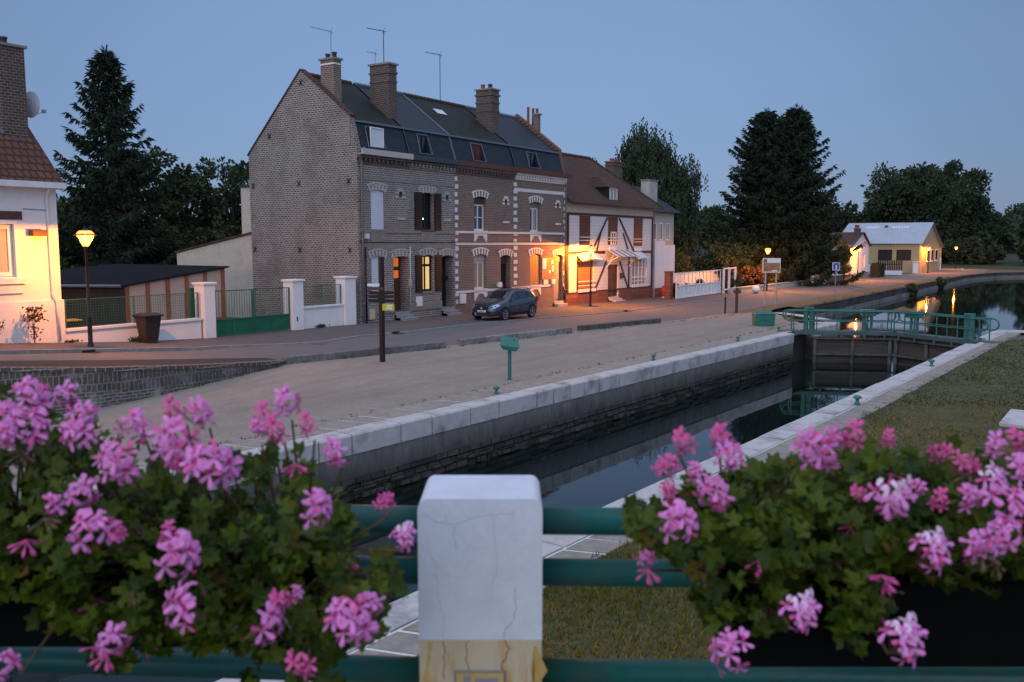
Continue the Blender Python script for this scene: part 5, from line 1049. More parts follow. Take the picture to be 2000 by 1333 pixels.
# small wooden marker, black stub, dark post, plastic bag
wsn = thing("wooden_marker", "low wooden marker with a crossed arrow board by the verge", "signpost", (54.15, 19.3, -.2)); q = MB(); q.bbox(54.08, 54.22, 19.23, 19.37, -.3, 1.25, .01); q.build("post", MT['brownwood'], wsn); board(-.24, .24, .92, 1.1, MT['brownwood'], "arrow_board", -.08, wsn, base=(54.15, 19.3)); board(-.1, .14, 1.12, 1.22, MT['brownwood'], "arrow_board", -.08, wsn, base=(54.15, 19.3))
st = thing("iron_post", "short thin black iron post at the edge of the road", "post", (51.8, 19.15, -.16)); q = MB(); q.lathe([(.05, -.2), (.05, .7), (.03, .74)], 51.8, 19.15, 10); q.build("shaft", MT['black'], st); q = MB(); q.lathe([(.07, .7), (.07, .76), (.02, .8)], 51.8, 19.15, 10); q.build("cap", MT['black'], st)
st = thing("marker_post", "black marker post standing just behind the white rubbish sack", "post", (81.9, 26.6, -.3)); q = MB(); q.lathe([(.09, -.35), (.09, .62), (.04, .68)], 81.9, 26.6, 10); q.build("shaft", MT['black'], st); q = MB(); q.lathe([(.1, .45), (.1, .52)], 81.9, 26.6, 10); q.build("band", MT['white'], st)
q = MB(); q.ball((78.6, 26.3, zp(78.6, 0)+.3), (.4, .36, .3), 18)
q.v = [tuple(Vector(v) + Vector((0, 0, 1))*.0 + (Vector(v)-Vector((78.6, 26.3, .1)))*.3*noise.noise(Vector(v)*4)) for v in q.v]
tag(q.build("rubbish_sack", MT['white'], None, True), "crumpled white rubbish sack lying on the pavement by the low wall", "rubbish sack")
q = MB(); q.lathe([(.32, zr(25.5)+.0), (.32, zr(25.5)+.016), (.28, zr(25.5)+.016)], 25.5, 26.0, 20); tag(q.build("manhole_cover", MT['pave']), "round iron manhole cover in the road near the gate piers", "manhole cover")
for s, lb in ((16.85, "dark storm drain slot in the kerb under the first lamp"), (30.6, "small storm drain slot in the kerb by the dropped entrance"), (50.9, "storm drain slot in the kerb below the half-timbered house")):
    k = lerp(KERB, s); q = MB(); q.box(s-.22, s+.22, k-.012, k+.1, zr(s)-.02, zr(s)+.09); q.box(s-.26, s+.26, k-.3, k-.02, zr(s)+.003, zr(s)+.012); tag(q.build("storm_drain", MT['black']), lb, "drain")
sb_ = thing("stone_slab", "pale flat stone slab lying in the lawn", "slab", (23.2, 1.6, .0)); q = MB(); P = lambda a, b: L(a, b)
pts = [P(22.1, 3.1), P(24.1, 3.15), P(24.1, .6), P(22.1, .5)]; q.mesh([(x, y, -.05) for x, y in pts] + [(x, y, .09) for x, y in pts], [(3,2,1,0)[::-1], (4,7,6,5), (0,4,5,1), (1,5,6,2), (2,6,7,3), (3,7,4,0)]); q.build("slab", copemat, sb_, bevel=.02)
# ------------------------------------------------------------------ parked crossover car (local: x forward, y to its left)
paint = M("car_paint_blue_grey", (.013, .023, .04), .26, .04, 2, spec=.6, coat=.8); trimb = M("car_black_trim", (.012, .012, .013), .6, .1)
chrome = M("car_alloy", (.5, .52, .55), .25, .05, metal=.9); carglass = glassm("car_glass", (.012, .016, .02), .04, .8)
car = thing("parked_car", "blue-grey crossover car parked on the pavement before the red brick houses", "car", (40.4, 27.2, zp(40.4, 0) - .01), None, pi, True)
TOP = [(-2.16, .62), (-2.13, .9), (-2.04, 1.12), (-1.8, 1.44), (-1.45, 1.54), (-.6, 1.605), (0, 1.575), (.3, 1.47), (.95, 1.10), (1.3, 1.045), (1.75, .95), (2.0, .83), (2.1, .7), (2.14, .55)]
BELT = [(-2.16, .55), (-2.1, .9), (-1.9, 1.12), (-1.2, 1.1), (0, 1.03), (.95, .98), (1.75, .85), (2.0, .74), (2.14, .5)]
WID = [(-2.16, .66), (-2.05, .8), (-1.6, .885), (-1, .89), (1, .89), (1.6, .87), (1.95, .77), (2.08, .64), (2.14, .5)]
RW = [(-2.16, .55), (-2, .66), (-1.7, .6), (-1, .6), (0, .6), (.3, .62), (.95, .74), (1.75, .7), (2.14, .42)]
xs = [-2.16, -2.13, -2.04, -1.9, -1.7, -1.45, -1.1, -.6, -.25, 0, .3, .62, .95, 1.3, 1.6, 1.8, 1.95, 2.04, 2.1, 2.14]
def carsec(x):
    t, w, r = lerp(TOP, x), lerp(WID, x), lerp(RW, x); b = min(lerp(BELT, x), t-.03); zb_ = .24 + .08*max(0, abs(x)-1.7)
    return [(w*.85, zb_), (w*.97, zb_+.1), (w, .5), (w*.985, max(.56, b-.16)), (w*.955, b-.03), (w*.93, b), (r+.03, max(b+.005, t-.05)), (r*.86, max(b+.01, t-.008)), (r*.45, t+.01), (0, t+.014)]
q = MB(); vs = []; m = 10
for x in xs: s_ = carsec(x); vs += [(x, y, z) for y, z in s_] + [(x, -y, z) for y, z in s_[:-1][::-1]]
k = 2*m-1
fs = [(i*k+j, i*k+j+1, (i+1)*k+j+1, (i+1)*k+j) for i in range(len(xs)-1) for j in range(k-1)] + [(i*k+k-1, i*k, (i+1)*k, (i+1)*k+k-1) for i in range(len(xs)-1)] + [tuple(range(k)), tuple((len(xs)-1)*k+j for j in range(k))[::-1]]
q.mesh(vs, fs); o = q.build("body", paint, car, True); sd = o.modifiers.new("subdivision", 'SUBSURF'); sd.levels = sd.render_levels = 2
def cpt(x, f, sgn, off=.02):                       # point on the glasshouse side: f=0 belt, 1 roof edge
    s_ = carsec(x); a, b = s_[5], s_[6]; return (x, sgn*(a[0]+(b[0]-a[0])*f + off), a[1]+(b[1]-a[1])*f)
def sidewin(par, x0, x1, f0, f1, x0t, x1t, sgn):
    q = MB(); n = 5
    for i in range(n):
        u, v = i/n, (i+1)/n; A = lambda f, w: cpt((x0+(x1-x0)*w)*(1-f) + (x0t+(x1t-x0t)*w)*f, f0+(f1-f0)*f, sgn)
        q.face([A(0, u), A(0, v), A(1, v), A(1, u)])
    q.build("side_window", carglass, par)
for sg in (1, -1):
    sidewin(car, -.1, .72, .08, .86, -.08, .22, sg); sidewin(car, -.98, -.17, .08, .86, -.95, -.15, sg); sidewin(car, -1.62, -1.05, .12, .8, -1.45, -1.03, sg)
    q = MB(); q.prism([(.74, .99), (.95, 1.02), (.93, 1.13), (.76, 1.12)], 'x', .52, .68); q.v = [(x, sg*y, z) for x, y, z in q.v]; q.build("mirror", paint, car, bevel=.02)
    q = MB(); z0 = .02
    for xx in (.78, -.14, -1.05): q.tube([(xx, sg*(lerp(WID, xx)+.0), .38), (xx-.03, sg*(lerp(WID, xx)+.003), .6), (xx-.03, sg*(lerp(WID, xx)*.98), .85), (xx+.03, sg*(lerp(WID, xx)*.94), 1.0)], .008, 4)
    q.build("door_seam", trimb, car)
    for xx in (.02, -.9): q = MB(); q.tube([(xx, sg*.885, .9), (xx-.2, sg*.885, .905)], .018, 6); q.build("door_handle", paint, car)
    q = MB(); q.mesh([(1.55, .885, .24), (-1.6, .895, .24), (-1.6, .9, .36), (1.55, .9, .36)], [(0,1,2,3)]); q.v = [(x, sg*y, z) for x, y, z in q.v]; q.build("sill_trim", trimb, car)
    q = MB(); q.mesh([(1.62, .83, .79), (1.98, .7, .66), (2.06, .5, .62), (2.02, .42, .71), (1.93, .56, .79), (1.72, .74, .87)], [(0,1,2,3,4,5)]); q.v = [(x+.025, sg*(y+.02), z+.02) for x, y, z in q.v]; q.mesh([(x-.08, y*.94, z-.02) for x, y, z in q.v[:6]], [(5,4,3,2,1,0)]); q.build("headlight", M("headlight_glass", (.5, .55, .62), .12, .2, 12, metal=.4), car)
    q = MB(); q.box(-2.1, -1.95, .62, .84, .85, 1.15); q.v = [(x, sg*y, z) for x, y, z in q.v]; q.build("tail_light", MT['red'], car, bevel=.03)
    q = MB(); q.tube([(.1, sg*.56, 1.6), (-.1, sg*.56, 1.65), (-1.3, sg*.56, 1.64), (-1.45, sg*.56, 1.57)], .018, 6); q.build("roof_rail", trimb, car)
    q = MB(); q.tube([(2.0, sg*.6, .42), (2.07, sg*.59, .42)], .06, 12); q.build("fog_light", chrome, car)
    for xw in (1.3, -1.33):
        q = MB(); n = 20; ro_, ri = .41, .3
        for i in range(n):
            a0, a1 = -.35 + (pi+.7)*i/n, -.35 + (pi+.7)*(i+1)/n; Pq = lambda r, a, yy: (xw + r*cos(a), sg*yy, .335 + r*sin(a))
            q.face([Pq(ri, a0, .9), Pq(ri, a1, .9), Pq(ro_, a1, .905), Pq(ro_, a0, .905)]); q.face([Pq(ro_, a0, .905), Pq(ro_, a1, .905), Pq(ro_+.03, a1, .86), Pq(ro_+.03, a0, .86)])
            q.face([(xw, sg*.893, .335), Pq(ri, a0, .893), Pq(ri, a1, .893)])
        q.build("wheel_arch", trimb, car)
        wq_ = MB(); n = 28; prof = [(.2, .74), (.335, .75), (.345, .78), (.345, .88), (.33, .915), (.24, .925), (.235, .9)]
        for (r0, y0), (r1, y1) in zip(prof, prof[1:]):
            for i in range(n):
                a0, a1 = 2*pi*i/n, 2*pi*(i+1)/n; W = lambda r, a, y: (xw+r*cos(a), sg*y, .345+r*sin(a)); wq_.face([W(r0, a0, y0), W(r0, a1, y0), W(r1, a1, y1), W(r1, a0, y1)])
        wh_ = wq_.build("wheel", trimb, car, True)
        rq = MB()
        for i in range(n):
            a0, a1 = 2*pi*i/n, 2*pi*(i+1)/n; W = lambda r, a, y: (xw+r*cos(a), sg*y, .345+r*sin(a)); rq.face([W(.205, a0, .915), W(.205, a1, .915), W(.24, a1, .922), W(.24, a0, .922)]); rq.face([W(.06, a0, .925), W(.06, a1, .925), (xw, sg*.93, .345)])
            rq.face([W(.205, a0, .85), W(.205, a1, .85), (xw, sg*.85, .345)], 1)
        for i in range(5):
            a = 2*pi*i/5 + .3
            for d in (-.13, .13): rq.beam(W(.03, a, .918), W(.215, a+d, .918), .035, .03)
        rq.build("rim", [chrome, trimb], wh_)
q = MB(); n = 6
for i in range(n):
    for j in range(4):
        def Wp(u, v): x = .93 - .6*v; s_ = carsec(x); t = s_[9][1]; return (x+.012, (u*2-1)*(s_[6][0]*.9-.02), t - .055*abs(u*2-1)**2.5 + .022)
        q.face([Wp(i/n, j/4), Wp((i+1)/n, j/4), Wp((i+1)/n, (j+1)/4), Wp(i/n, (j+1)/4)])
q.build("windscreen", carglass, car, True)
q = MB(); q.mesh([(-2.06, -.55, 1.14), (-2.06, .55, 1.14), (-1.86, .52, 1.42), (-1.86, -.52, 1.42)], [(0,1,2,3)]); q.build("rear_window", carglass, car)
q = MB(); q.bbox(2.08, 2.15, -.36, .36, .6, .73, .02, 0); q.build("grille", trimb, car)
q = MB(); q.tube([(2.15, -.09, .72), (2.165, -.05, .62), (2.165, .05, .62), (2.15, .09, .72)], .016, 6); q.lathe([(.045, .64), (.05, .67), (.045, .7)], 2.16, 0, 10); q.build("badge", chrome, car)
q = MB(); q.bbox(2.14, 2.165, -.26, .26, .47, .575, .005); npl = q.build("number_plate", MT['white'], car)
q = MB(); [q.box(2.165, 2.168, -.2+i*.058, -.17+i*.058, .495, .55) for i in range(7)]; q.build("plate_text", trimb, npl)
q = MB(); q.bbox(1.9, 2.13, -.66, .66, .25, .44, .05); q.build("bumper_trim", trimb, car)
q = MB(); q.tube([(.75, -.3, 1.17), (.5, .2, 1.34)], .01, 4); q.tube([(.72, .4, 1.17), (.55, .0, 1.32)], .01, 4); q.build("wiper", trimb, car)
# ------------------------------------------------------------------ trees and shrubs
lf_dark = leafm("spruce_needles", (.02, .032, .02), (.042, .06, .036), .8, .06)
lf_mid = leafm("broad_leaves", (.042, .06, .03), (.08, .105, .048), .7, .1)
lf_birch = leafm("birch_leaves", (.036, .052, .03), (.065, .085, .046), .7, .12)
lf_far = leafm("far_leaves", (.036, .054, .032), (.07, .095, .05), .8, .1, .15)
lf_olive = leafm("olive_leaves", (.06, .07, .03), (.12, .13, .05), .7, .15); lf_yel = leafm("golden_shrub", (.16, .14, .03), (.26, .2, .05), .7, .2); lf_rus = leafm("russet_shrub", (.075, .05, .032), (.11, .07, .04), .7, .2)
def leafq(mb, p, d, w, l, m=0):
    d = d.normalized(); a = d.cross(Vector((R.gauss(0, 1), R.gauss(0, 1), R.gauss(0, 1)))).normalized()*w
    mb.face([p, p + d*l*.5 + a, p + d*l, p + d*l*.5 - a], m)
def rv(): return Vector((R.gauss(0, 1), R.gauss(0, 1), R.gauss(0, 1))).normalized()
def trunk(par, base, h, r, lean=(0, 0), limbs=(), m=None):
    q = MB(); n = 6; pts = [Vector(base) + Vector((lean[0]*u*u*h + .1*sin(u*5), lean[1]*u*u*h + .1*cos(u*4)-.1, h*u)) for u in frange(0, 1, n)]
    q.tube(pts, [r*(1-.85*i/n)*(1.25 if i == 0 else 1) for i in range(n+1)], 9)
    for b, e, rr in limbs: q.tube([b, (Vector(b)+Vector(e))/2 + Vector((0, 0, .2)), e], [rr, rr*.6, rr*.2], 6)
    q.build("trunk", m or MT['bark'], par, True)
def broad(name, label, base, h, rx, ry, nclump, nleaf, leaf, mat, low=.25, group=None, cat="tree", spread=.34, rz=None):
    """deciduous crown: clumps thrown through an uneven ellipsoid, leaves scattered through each clump"""
    t = thing(name, label, cat, base, group); b = Vector(base); cz = h*(1+low)/2; rz = rz or h*(1-low)/2; mb = MB(); limbs = []
    for i in range(nclump):
        v = rv(); rr = R.random()**.4; k = 1 + .28*noise.noise(v*1.7 + b*.37)
        c = b + Vector((v.x*rx*rr*k, v.y*ry*rr*k, cz + v.z*rz*rr*k)); s_ = spread*min(rx, rz)*R.uniform(.5, 1.1)
        if i < 14: limbs.append((b + Vector((0, 0, cz*R.uniform(.5, .9))), c, .02*h*R.uniform(.4, .8)))
        for _ in range(nleaf):
            d = rv(); p = c + Vector((d.x, d.y, d.z*.7))*s_*R.random()**.5
            leafq(mb, p, d + Vector((0, 0, -.3)), leaf*R.uniform(.5, 1)*.5, leaf*R.uniform(.7, 1.4))
    mb.build("crown", mat, t); trunk(t, base, h*.75, .02*h+.05, limbs=limbs); return t
def spruce(label, base, h, r, nb, mat=None, droop=.35, gaps=.18, pw=.72, per=60, group=None, leaf=.32, top_open=True):
    t = thing("spruce_tree", label, "tree", base, group); b = Vector(base); mb = MB(); limbs = []
    for i in range(nb):
        u = (i+R.random())/nb; u = u**.85; z = h*(.04 + .95*u); ln = r*(1-u)**pw*R.uniform(.62, 1.12)*(1.22 if R.random() < .12 else 1) + .22; a = i*2.399 + R.gauss(0, .3)
        d = Vector((cos(a), sin(a), 0)); pts = [b + Vector((0, 0, z)) + d*ln*v + Vector((0, 0, ln*(-droop*v + droop*1.05*v*v*v + .12*v*(u > .7)))) for v in frange(0, 1, 5)]
        limbs.append((pts[0], pts[3], .035*(1-u)+.012))
        n = int(per*(.3 + ln/r))
        for _ in range(n):
            v = R.random()**.75; k = min(4, int(v*5)); p = pts[k].lerp(pts[k+1], v*5-k); side = Vector((-d.y, d.x, 0))*R.gauss(0, .2)*ln*(1.05-v)*.9
            dd = d*R.uniform(.3, 1) + Vector((-d.y, d.x, 0))*R.gauss(0, .7) + Vector((0, 0, R.uniform(-1.3, .25)))
            leafq(mb, p + side, dd, leaf*.16, leaf*R.uniform(.7, 1.6))
    for _ in range(60): leafq(mb, b + Vector((R.gauss(0, .05), R.gauss(0, .05), h*R.uniform(.93, 1.0))), Vector((R.gauss(0, .6), R.gauss(0, .6), 1)), .04, .5)
    mb.build("crown", mat or lf_dark, t); q = MB(); q.tube([b, b + Vector((0, 0, h*.5)), b + Vector((0, 0, h*.99))], [.018*h, .011*h, .02], 8)
    for x, y, rr in limbs[::2]: q.tube([x, y], [rr, rr*.4], 5, cap=False)
    q.build("trunk", MT['bark'], t); return t
spruce("tall spruce with drooping branches behind the shed and white house", (36.8, 56.7, 0), 16.7, 5.0, 210, per=100, droop=.5, leaf=.42)
broad("leafy_tree", "dark leafy tree close to the right of the tall spruce", (45.2, 66.2, 0), 11.3, 3.6, 3.6, 60, 150, .34, lf_mid, .1)
broad("leafy_tree", "dark rounded tree between the spruce and the brick gable", (50, 66.5, 0), 10.4, 3.4, 3.4, 55, 150, .34, lf_mid, .1)
broad("leafy_tree", "rounded tree crown rising right beside the brick gable", (54.5, 66, 0), 11.2, 3.4, 3.2, 55, 150, .34, lf_mid, .1)
broad("leafy_tree", "broad dark tree behind the shed roof, under the spruce", (39, 63, 0), 8.4, 4.5, 3, 60, 130, .36, lf_mid, 0)
broad("leafy_tree", "dark shrubby tree filling the gap beside the white house", (32.0, 59.5, 0), 7.2, 3.6, 3, 50, 130, .34, lf_mid, 0)
broad("hedge", "dark overgrown hedge behind the shed and annex", (42, 58, 0), 5.5, 9, 2.2, 90, 120, .34, lf_mid, 0, cat="hedge")
# weeping birch
def birch(label, base, h, r):
    t = thing("weeping_birch", label, "tree", base); b = Vector(base); mb = MB(); limbs = []
    for i in range(330):
        a = R.random()*6.283; u = R.random(); rr = r*(.15 + .85*u**.6)*(1 + .25*sin(a*3+1)); z0 = h*(1.0 - .5*(rr/r)**1.6 - .16*R.random()) if R.random() < .7 else h*R.uniform(.35, .75)
        c = b + Vector((cos(a)*rr, sin(a)*rr, z0)); ln = h*R.uniform(.1, .36)
        if i < 30: limbs.append((b + Vector((0, 0, z0*.72)), c, .07))
        for k in range(5):
            p0 = c + Vector((R.gauss(0, .45), R.gauss(0, .45), R.gauss(0, .3))); l2 = ln*R.uniform(.4, 1)
            for j in range(int(l2/.11)): leafq(mb, p0 + Vector((R.gauss(0, .09), R.gauss(0, .09), -j*.11)), Vector((R.gauss(0, .5), R.gauss(0, .5), -1)), .085, .36)
    mb.build("crown", lf_birch, t); trunk(t, base, h*.9, .26, limbs=limbs, m=M("birch_bark", (.2, .19, .17), .9, .35, 5)); return t
birch("tall weeping birch with hanging foliage behind the half-timbered house", (86.9, 40.9, -.4), 17.3, 5.2)
spruce("slim dark conifer at the edge of the weeping birch", (93, 39.5, -.4), 11.5, 2.6, 110, per=60)
spruce("great dark spruce by the road, taller twin towards the canal", (98.6, 29.2, -.4), 18.7, 6.3, 300, per=135, droop=.42, leaf=.46, pw=.55)
spruce("great dark spruce with broad skirts, twin nearer the birch", (95.8, 31.4, -.4), 18.2, 6.3, 300, per=135, droop=.42, leaf=.46, pw=.55)
spruce("dark spruce filling the gap between the two great ones", (97.6, 30.6, -.4), 17.6, 5.6, 220, per=110, droop=.42, leaf=.46, pw=.6)
broad("leafy_tree", "loose pale-tipped tree before the spruces, behind the grey roofs", (118, 52, -.4), 11.5, 4.2, 4, 60, 130, .42, lf_mid, .15)
broad("leafy_tree", "low dark tree behind the distant grey roofs", (126, 62, -.4), 11, 7, 4, 80, 130, .45, lf_far, 0)
broad("leafy_tree", "dark tree crowding the slate-roofed house", (90, 46, -.4), 9.0, 4.2, 3.5, 70, 130, .36, lf_mid, 0)
broad("leafy_tree", "dark bushy tree beside the depot roof, behind the spruces", (150, 45, -.5), 11, 6, 5, 80, 130, .5, lf_far, 0)
broad("chestnut_tree", "great rounded chestnut tree towering behind the depot", (214, 37.5, -.6), 21.5, 11.5, 10, 150, 170, .75, lf_far, .1)
broad("leafy_tree", "tall rounded tree just beyond the great chestnut", (246, 35, -.6), 24, 7.6, 8, 120, 150, .8, lf_far, .05)
broad("leafy_tree", "wide pale-green tree to the side of the great chestnut", (214, 54, -.6), 14, 9, 8, 100, 150, .7, lf_far, 0)
broad("leafy_tree", "dark tree closing the canal bend beyond the meadow", (345, 24, -.4), 19, 8, 8, 110, 150, .75, lf_far, 0)
broad("leafy_tree", "dark tree at the very end of the canal view", (214, 9, -.4), 15, 6, 6, 110, 150, .75, lf_far, 0)
for i, (x, y, h, r, lb) in enumerate([(300, 33, 13, 9, "low tree filling the gap under the tall rounded crowns"), (205, 25, 5, 8, "low scrubby tree along the far meadow edge"), (199, 10, 6, 8, "low dark scrub at the far edge of the water"), (202, -2, 6, 8, "low dark scrub furthest along the water edge"), (255, 70, 15, 10, "hazy tree far behind the depot roof"), (235, 90, 13, 10, "hazy tree far behind the spruces"), (190, 75, 12, 9, "distant tree between the spruces and the depot")]):
    broad("leafy_tree", lb, (x, y, -.5), h, r, r*.8, 80, 130, .8, lf_far, 0)
fr_ = MB()
for i in range(900):                                                     # one far wood, read as a mass
    a = radians(R.uniform(-14, 62)); d = R.uniform(290, 360); c = Vector((cos(a)*d, sin(a)*d, R.uniform(0, 9.5)))
    for _ in range(24): v = rv(); leafq(fr_, c + v*R.uniform(0, 3.2), v, .9, 2.2)
tag(fr_.build("far_woods", lf_far), "far dark wood closing the horizon behind the houses", "wood", None, "stuff")
# shrubs in the garden beyond the white gate
def shrub(name, label, base, h, r, mat, n=24, nl=70, leaf=.2, cat="shrub", group=None): return broad(name, label, base, h, r, r*.8, n, nl, leaf, mat, .05, group, cat, .5)
shrub("garden_shrub", "rounded yellow-green shrub behind the sliding gate", (82, 36, -.4), 4.6, 1.9, lf_olive, 40, 90, .26)
shrub("garden_shrub", "pale green low shrub hugging the plain yard wall", (75, 34.5, -.4), 2.9, 1.8, lf_olive, 30, 80, .24)
spruce("small pointed dark cypress in the garden", (92, 41, -.4), 5.4, 1.1, 70, per=70, droop=.1)
shrub("garden_shrub", "russet rounded shrub lit orange behind the low wall", (84.5, 29.2, -.4), 1.9, 2.2, lf_rus, 40, 90, .24)
shrub("garden_shrub", "golden upright shrub lit by the lamp behind the board", (90.6, 29, -.4), 2.7, 1.2, lf_yel, 30, 90, .24)
shrub("garden_shrub", "small dark shrub between the golden bushes", (92.5, 28.6, -.4), 1.7, 1.0, lf_mid, 20, 70, .2)
shrub("garden_shrub", "golden low shrub beside the slim brick pier", (95, 28.5, -.4), 1.9, 1.1, lf_yel, 24, 70, .22)
shrub("garden_shrub", "dark bushy shrub at the end of the white portal", (79.5, 28.6, -.4), 1.4, 1.2, lf_mid, 24, 70, .2)
shrub("garden_shrub", "big olive shrub under the near spruce", (92, 32.5, -.4), 5.0, 3.2, lf_mid, 50, 100, .3)
shrub("garden_shrub", "big dark shrub beneath the spruces behind the board", (88, 33.0, -.4), 4.0, 3.0, lf_mid, 50, 110, .28)
shrub("garden_shrub", "tall dark shrub hiding the near side of the small pale house", (106.5, 28.6, -.4), 4.6, 1.6, lf_mid, 50, 110, .3)
shrub("climbing_shrub", "leafy climber on the lit side of the small pale house", (110.6, 27.0, -.4), 4.4, 1.1, lf_yel, 40, 90, .26)
hb = MB()
for _ in range(2600): leafq(hb, Vector((R.uniform(124, 128.5), R.uniform(25.5, 26.6), R.uniform(-.5, 1.3))), rv(), .06, .22)
hb.build("foliage", lf_mid, hd); q = MB(); q.box(124.15, 128.3, 25.6, 26.5, -.6, 1.2); q.build("branches", MT['bark'], hd)
for x, y, h, r, lb in ((68.6, 29.6, 1.15, .7, "low dark plant just behind the hinge side of the sliding gate"), (71.4, 29.8, 1.0, .6, "low plant behind the middle of the sliding gate"), (73.8, 29.7, 1.25, .8, "bushy low plant behind the far half of the sliding gate")): shrub("border_plant", lb, (x, y, -.38), h, r, lf_mid, 20, 60, .14, "plant")
# rose bush and weeds by the white house
def rose(label, x, y, h, n):
    z = zp(x, 0); t = thing("rose_bush", label, "plant", (x, y, z)); q = MB(); mb = MB()
    for k in range(4):
        a = R.random()*6.28; q.tube([(x, y, z), (x+.05*cos(a), y+.05*sin(a), z+h*.5), (x+.2*cos(a), y+.12*sin(a), z+h*R.uniform(.75, 1))], [.016, .012, .006], 5)
    for _ in range(n):
        u = R.random(); zz = z + h*(.15 + .3*u if R.random() < .25 else .62 + .38*u); leafq(mb, Vector((x + R.gauss(0, .15 if zz > z+h*.55 else .06), y-.05 + R.gauss(0, .12), zz)), rv(), .035, .13)
    q.build("stem", MT['bark'], t); mb.build("foliage", leafm("rose_leaves", (.12, .06, .03), (.2, .12, .05), .6, .2), t)
rose("spindly rose bush against the lit white house wall", 16.72, 30.55, 1.25, 210); rose("smaller rose bush further along the lit white wall", 15.35, 30.5, .75, 90)
for x, y, h, lb in ((20.7, 31.0 - .2, .3, "weed tuft at the wall foot behind the wheelie bin"), (30.4, 30.85, .25, "weed tuft below the short white wall"), (18.2, 30.8, .16, "weeds under the downpipe of the white house")):
    mb = MB(); z = zp(x, 0)
    for _ in range(60): leafq(mb, Vector((x+R.gauss(0, .15), y+R.gauss(0, .05), z)), Vector((R.gauss(0, .5), R.gauss(0, .5), 1)), .025, h*R.uniform(.4, 1))
    tag(mb.build("weed_tuft", lf_mid), lb, "weed")
# weeds growing on the canal bank
for i, (x, y, lb) in enumerate([(100, 17.2, "green bush growing out of the canal bank wall"), (118, 17.2, "pale weeds on the far canal bank")]):
    shrub("bank_shrub", lb, (x, y, -1.3), 1.1, .55, lf_olive if i % 2 == 0 else lf_mid, 20, 60, .2)
# ------------------------------------------------------------------ the bridge at our feet: deck, post, rails, flower boxes
FX, FY = cos(HEAD), sin(HEAD); RX, RY = sin(HEAD), -cos(HEAD)
DZ = 2.35
def W(u, d, z): return (RX*u + FX*d, RY*u + FY*d, z)     # u right along the rail, d ahead, z height
def wbox(mb, u0, u1, d0, d1, z0, z1, b=0, m=None):
    q = MB(); q.bbox(u0, u1, d0, d1, z0, z1, b) if b else q.box(u0, u1, d0, d1, z0, z1)
    mb.mesh([W(*p) for p in q.v], q.f, m)
mb = MB(); wbox(mb, -9, 9, -2.2, 1.85, DZ-.35, DZ); dk = mb.build("bridge_deck", MT['pave']); struct(dk)
for u in (-8.4, 8.4):
    mb = MB(); wbox(mb, u-.5, u+.5, -2, 1.7, -3, DZ-.352); tag(mb.build("bridge_pier", concrete), "plain concrete pier under the %s end of the bridge deck" % ("yard" if u < 0 else "lawn"), "bridge pier")
post = thing("railing_post", "cracked white concrete railing post with yellow-stained foot", "post", W(0, 1.63, DZ))
mpost, t_, N_, L_, b_ = _nodes("post_paint"); tc_n = N_("ShaderNodeTexCoord"); pv = tc_n.outputs["Object"]
n1 = noisen(N_, L_, pv, 60, 4); n2 = noisen(N_, L_, pv, 9, 5, .7); c = mixc(N_, L_, ran(N_, L_, n2, .4, .7), c4((.66, .69, .72)), c4((.56, .59, .62))); c = mixc(N_, L_, ran(N_, L_, n1, .55, .8, 0, .2), c, c4((.4, .42, .44))); 
L_(c, b_.inputs["Base Color"]); b_.inputs["Roughness"].default_value = .7; bp = N_("ShaderNodeBump"); bp.inputs["Strength"].default_value = .25; bp.inputs["Distance"].default_value = .004; L_(n1, bp.inputs["Height"]); L_(bp.outputs[0], b_.inputs["Normal"])
ypaint = M("yellowed_paint", (.5, .33, .07), .7, .14, 14, .2, col2=(.56, .42, .17), stain=(.42, .16, .02), stain_s=20, stain_a=.6); ycream = M("faded_yellow_paint", (.56, .47, .3), .7, .1, 16, .2, stain=(.46, .24, .03), stain_s=26, stain_a=.85, stretch=(1, 1, .25))
U0, U1, D0, D1, ZT = -.1655, .0535, 1.55, 1.715, 3.555
q = MB(); prof = []
for k in range(9): a = pi/2*k/8; prof.append((U0+.018 - .018*cos(a), ZT-.022 + .022*sin(a)))
for k in range(9): a = pi/2*k/8; prof.append((U1-.018 + .018*sin(a), ZT-.022 + .022*cos(a)))
ZY = 3.2985
poly = [(U0, ZY)] + prof + [(U1, ZY)]
n = len(poly)
q.mesh([W(u, D0, z) for u, z in poly] + [W(u, D1, z) for u, z in poly], [tuple(range(n)), tuple(range(n, 2*n))[::-1]] + [(i, n+i, n+(i+1) % n, (i+1) % n) for i in range(n)])
q.build("shaft", mpost, post)
q = MB(); wbox(q, U0+.0005, U1-.0005, D0+.0005, D1, DZ, ZY); q.build("yellow_base", [ycream], post)
q = MB()
for a, b, c_, d in ((U0+.003, U0+.03, DZ+.3, ZY-.004), (U1-.016, U1-.004, DZ+.3, ZY-.012)):
    vs = []
    for k in range(15): vs.append((a + .003*R.gauss(0, 1) + (b-a)*.5*max(0, k/14-.7), c_+(d-c_)*k/14))
    for k in range(14, -1, -1): vs.append((b + .005*R.gauss(0, 1) - (b-a)*.8*max(0, k/14-.6), c_+(d-c_)*k/14))
    q.face([W(u, D0-.0004, z) for u, z in vs])
q.build("stain", ypaint, post)
crk, t_, N_, L_, b_ = _nodes("crack_dark"); b_.inputs["Base Color"].default_value = (.33, .34, .36, 1); rustk = M("rust_streak", (.36, .14, .02), .8, .2, 30)
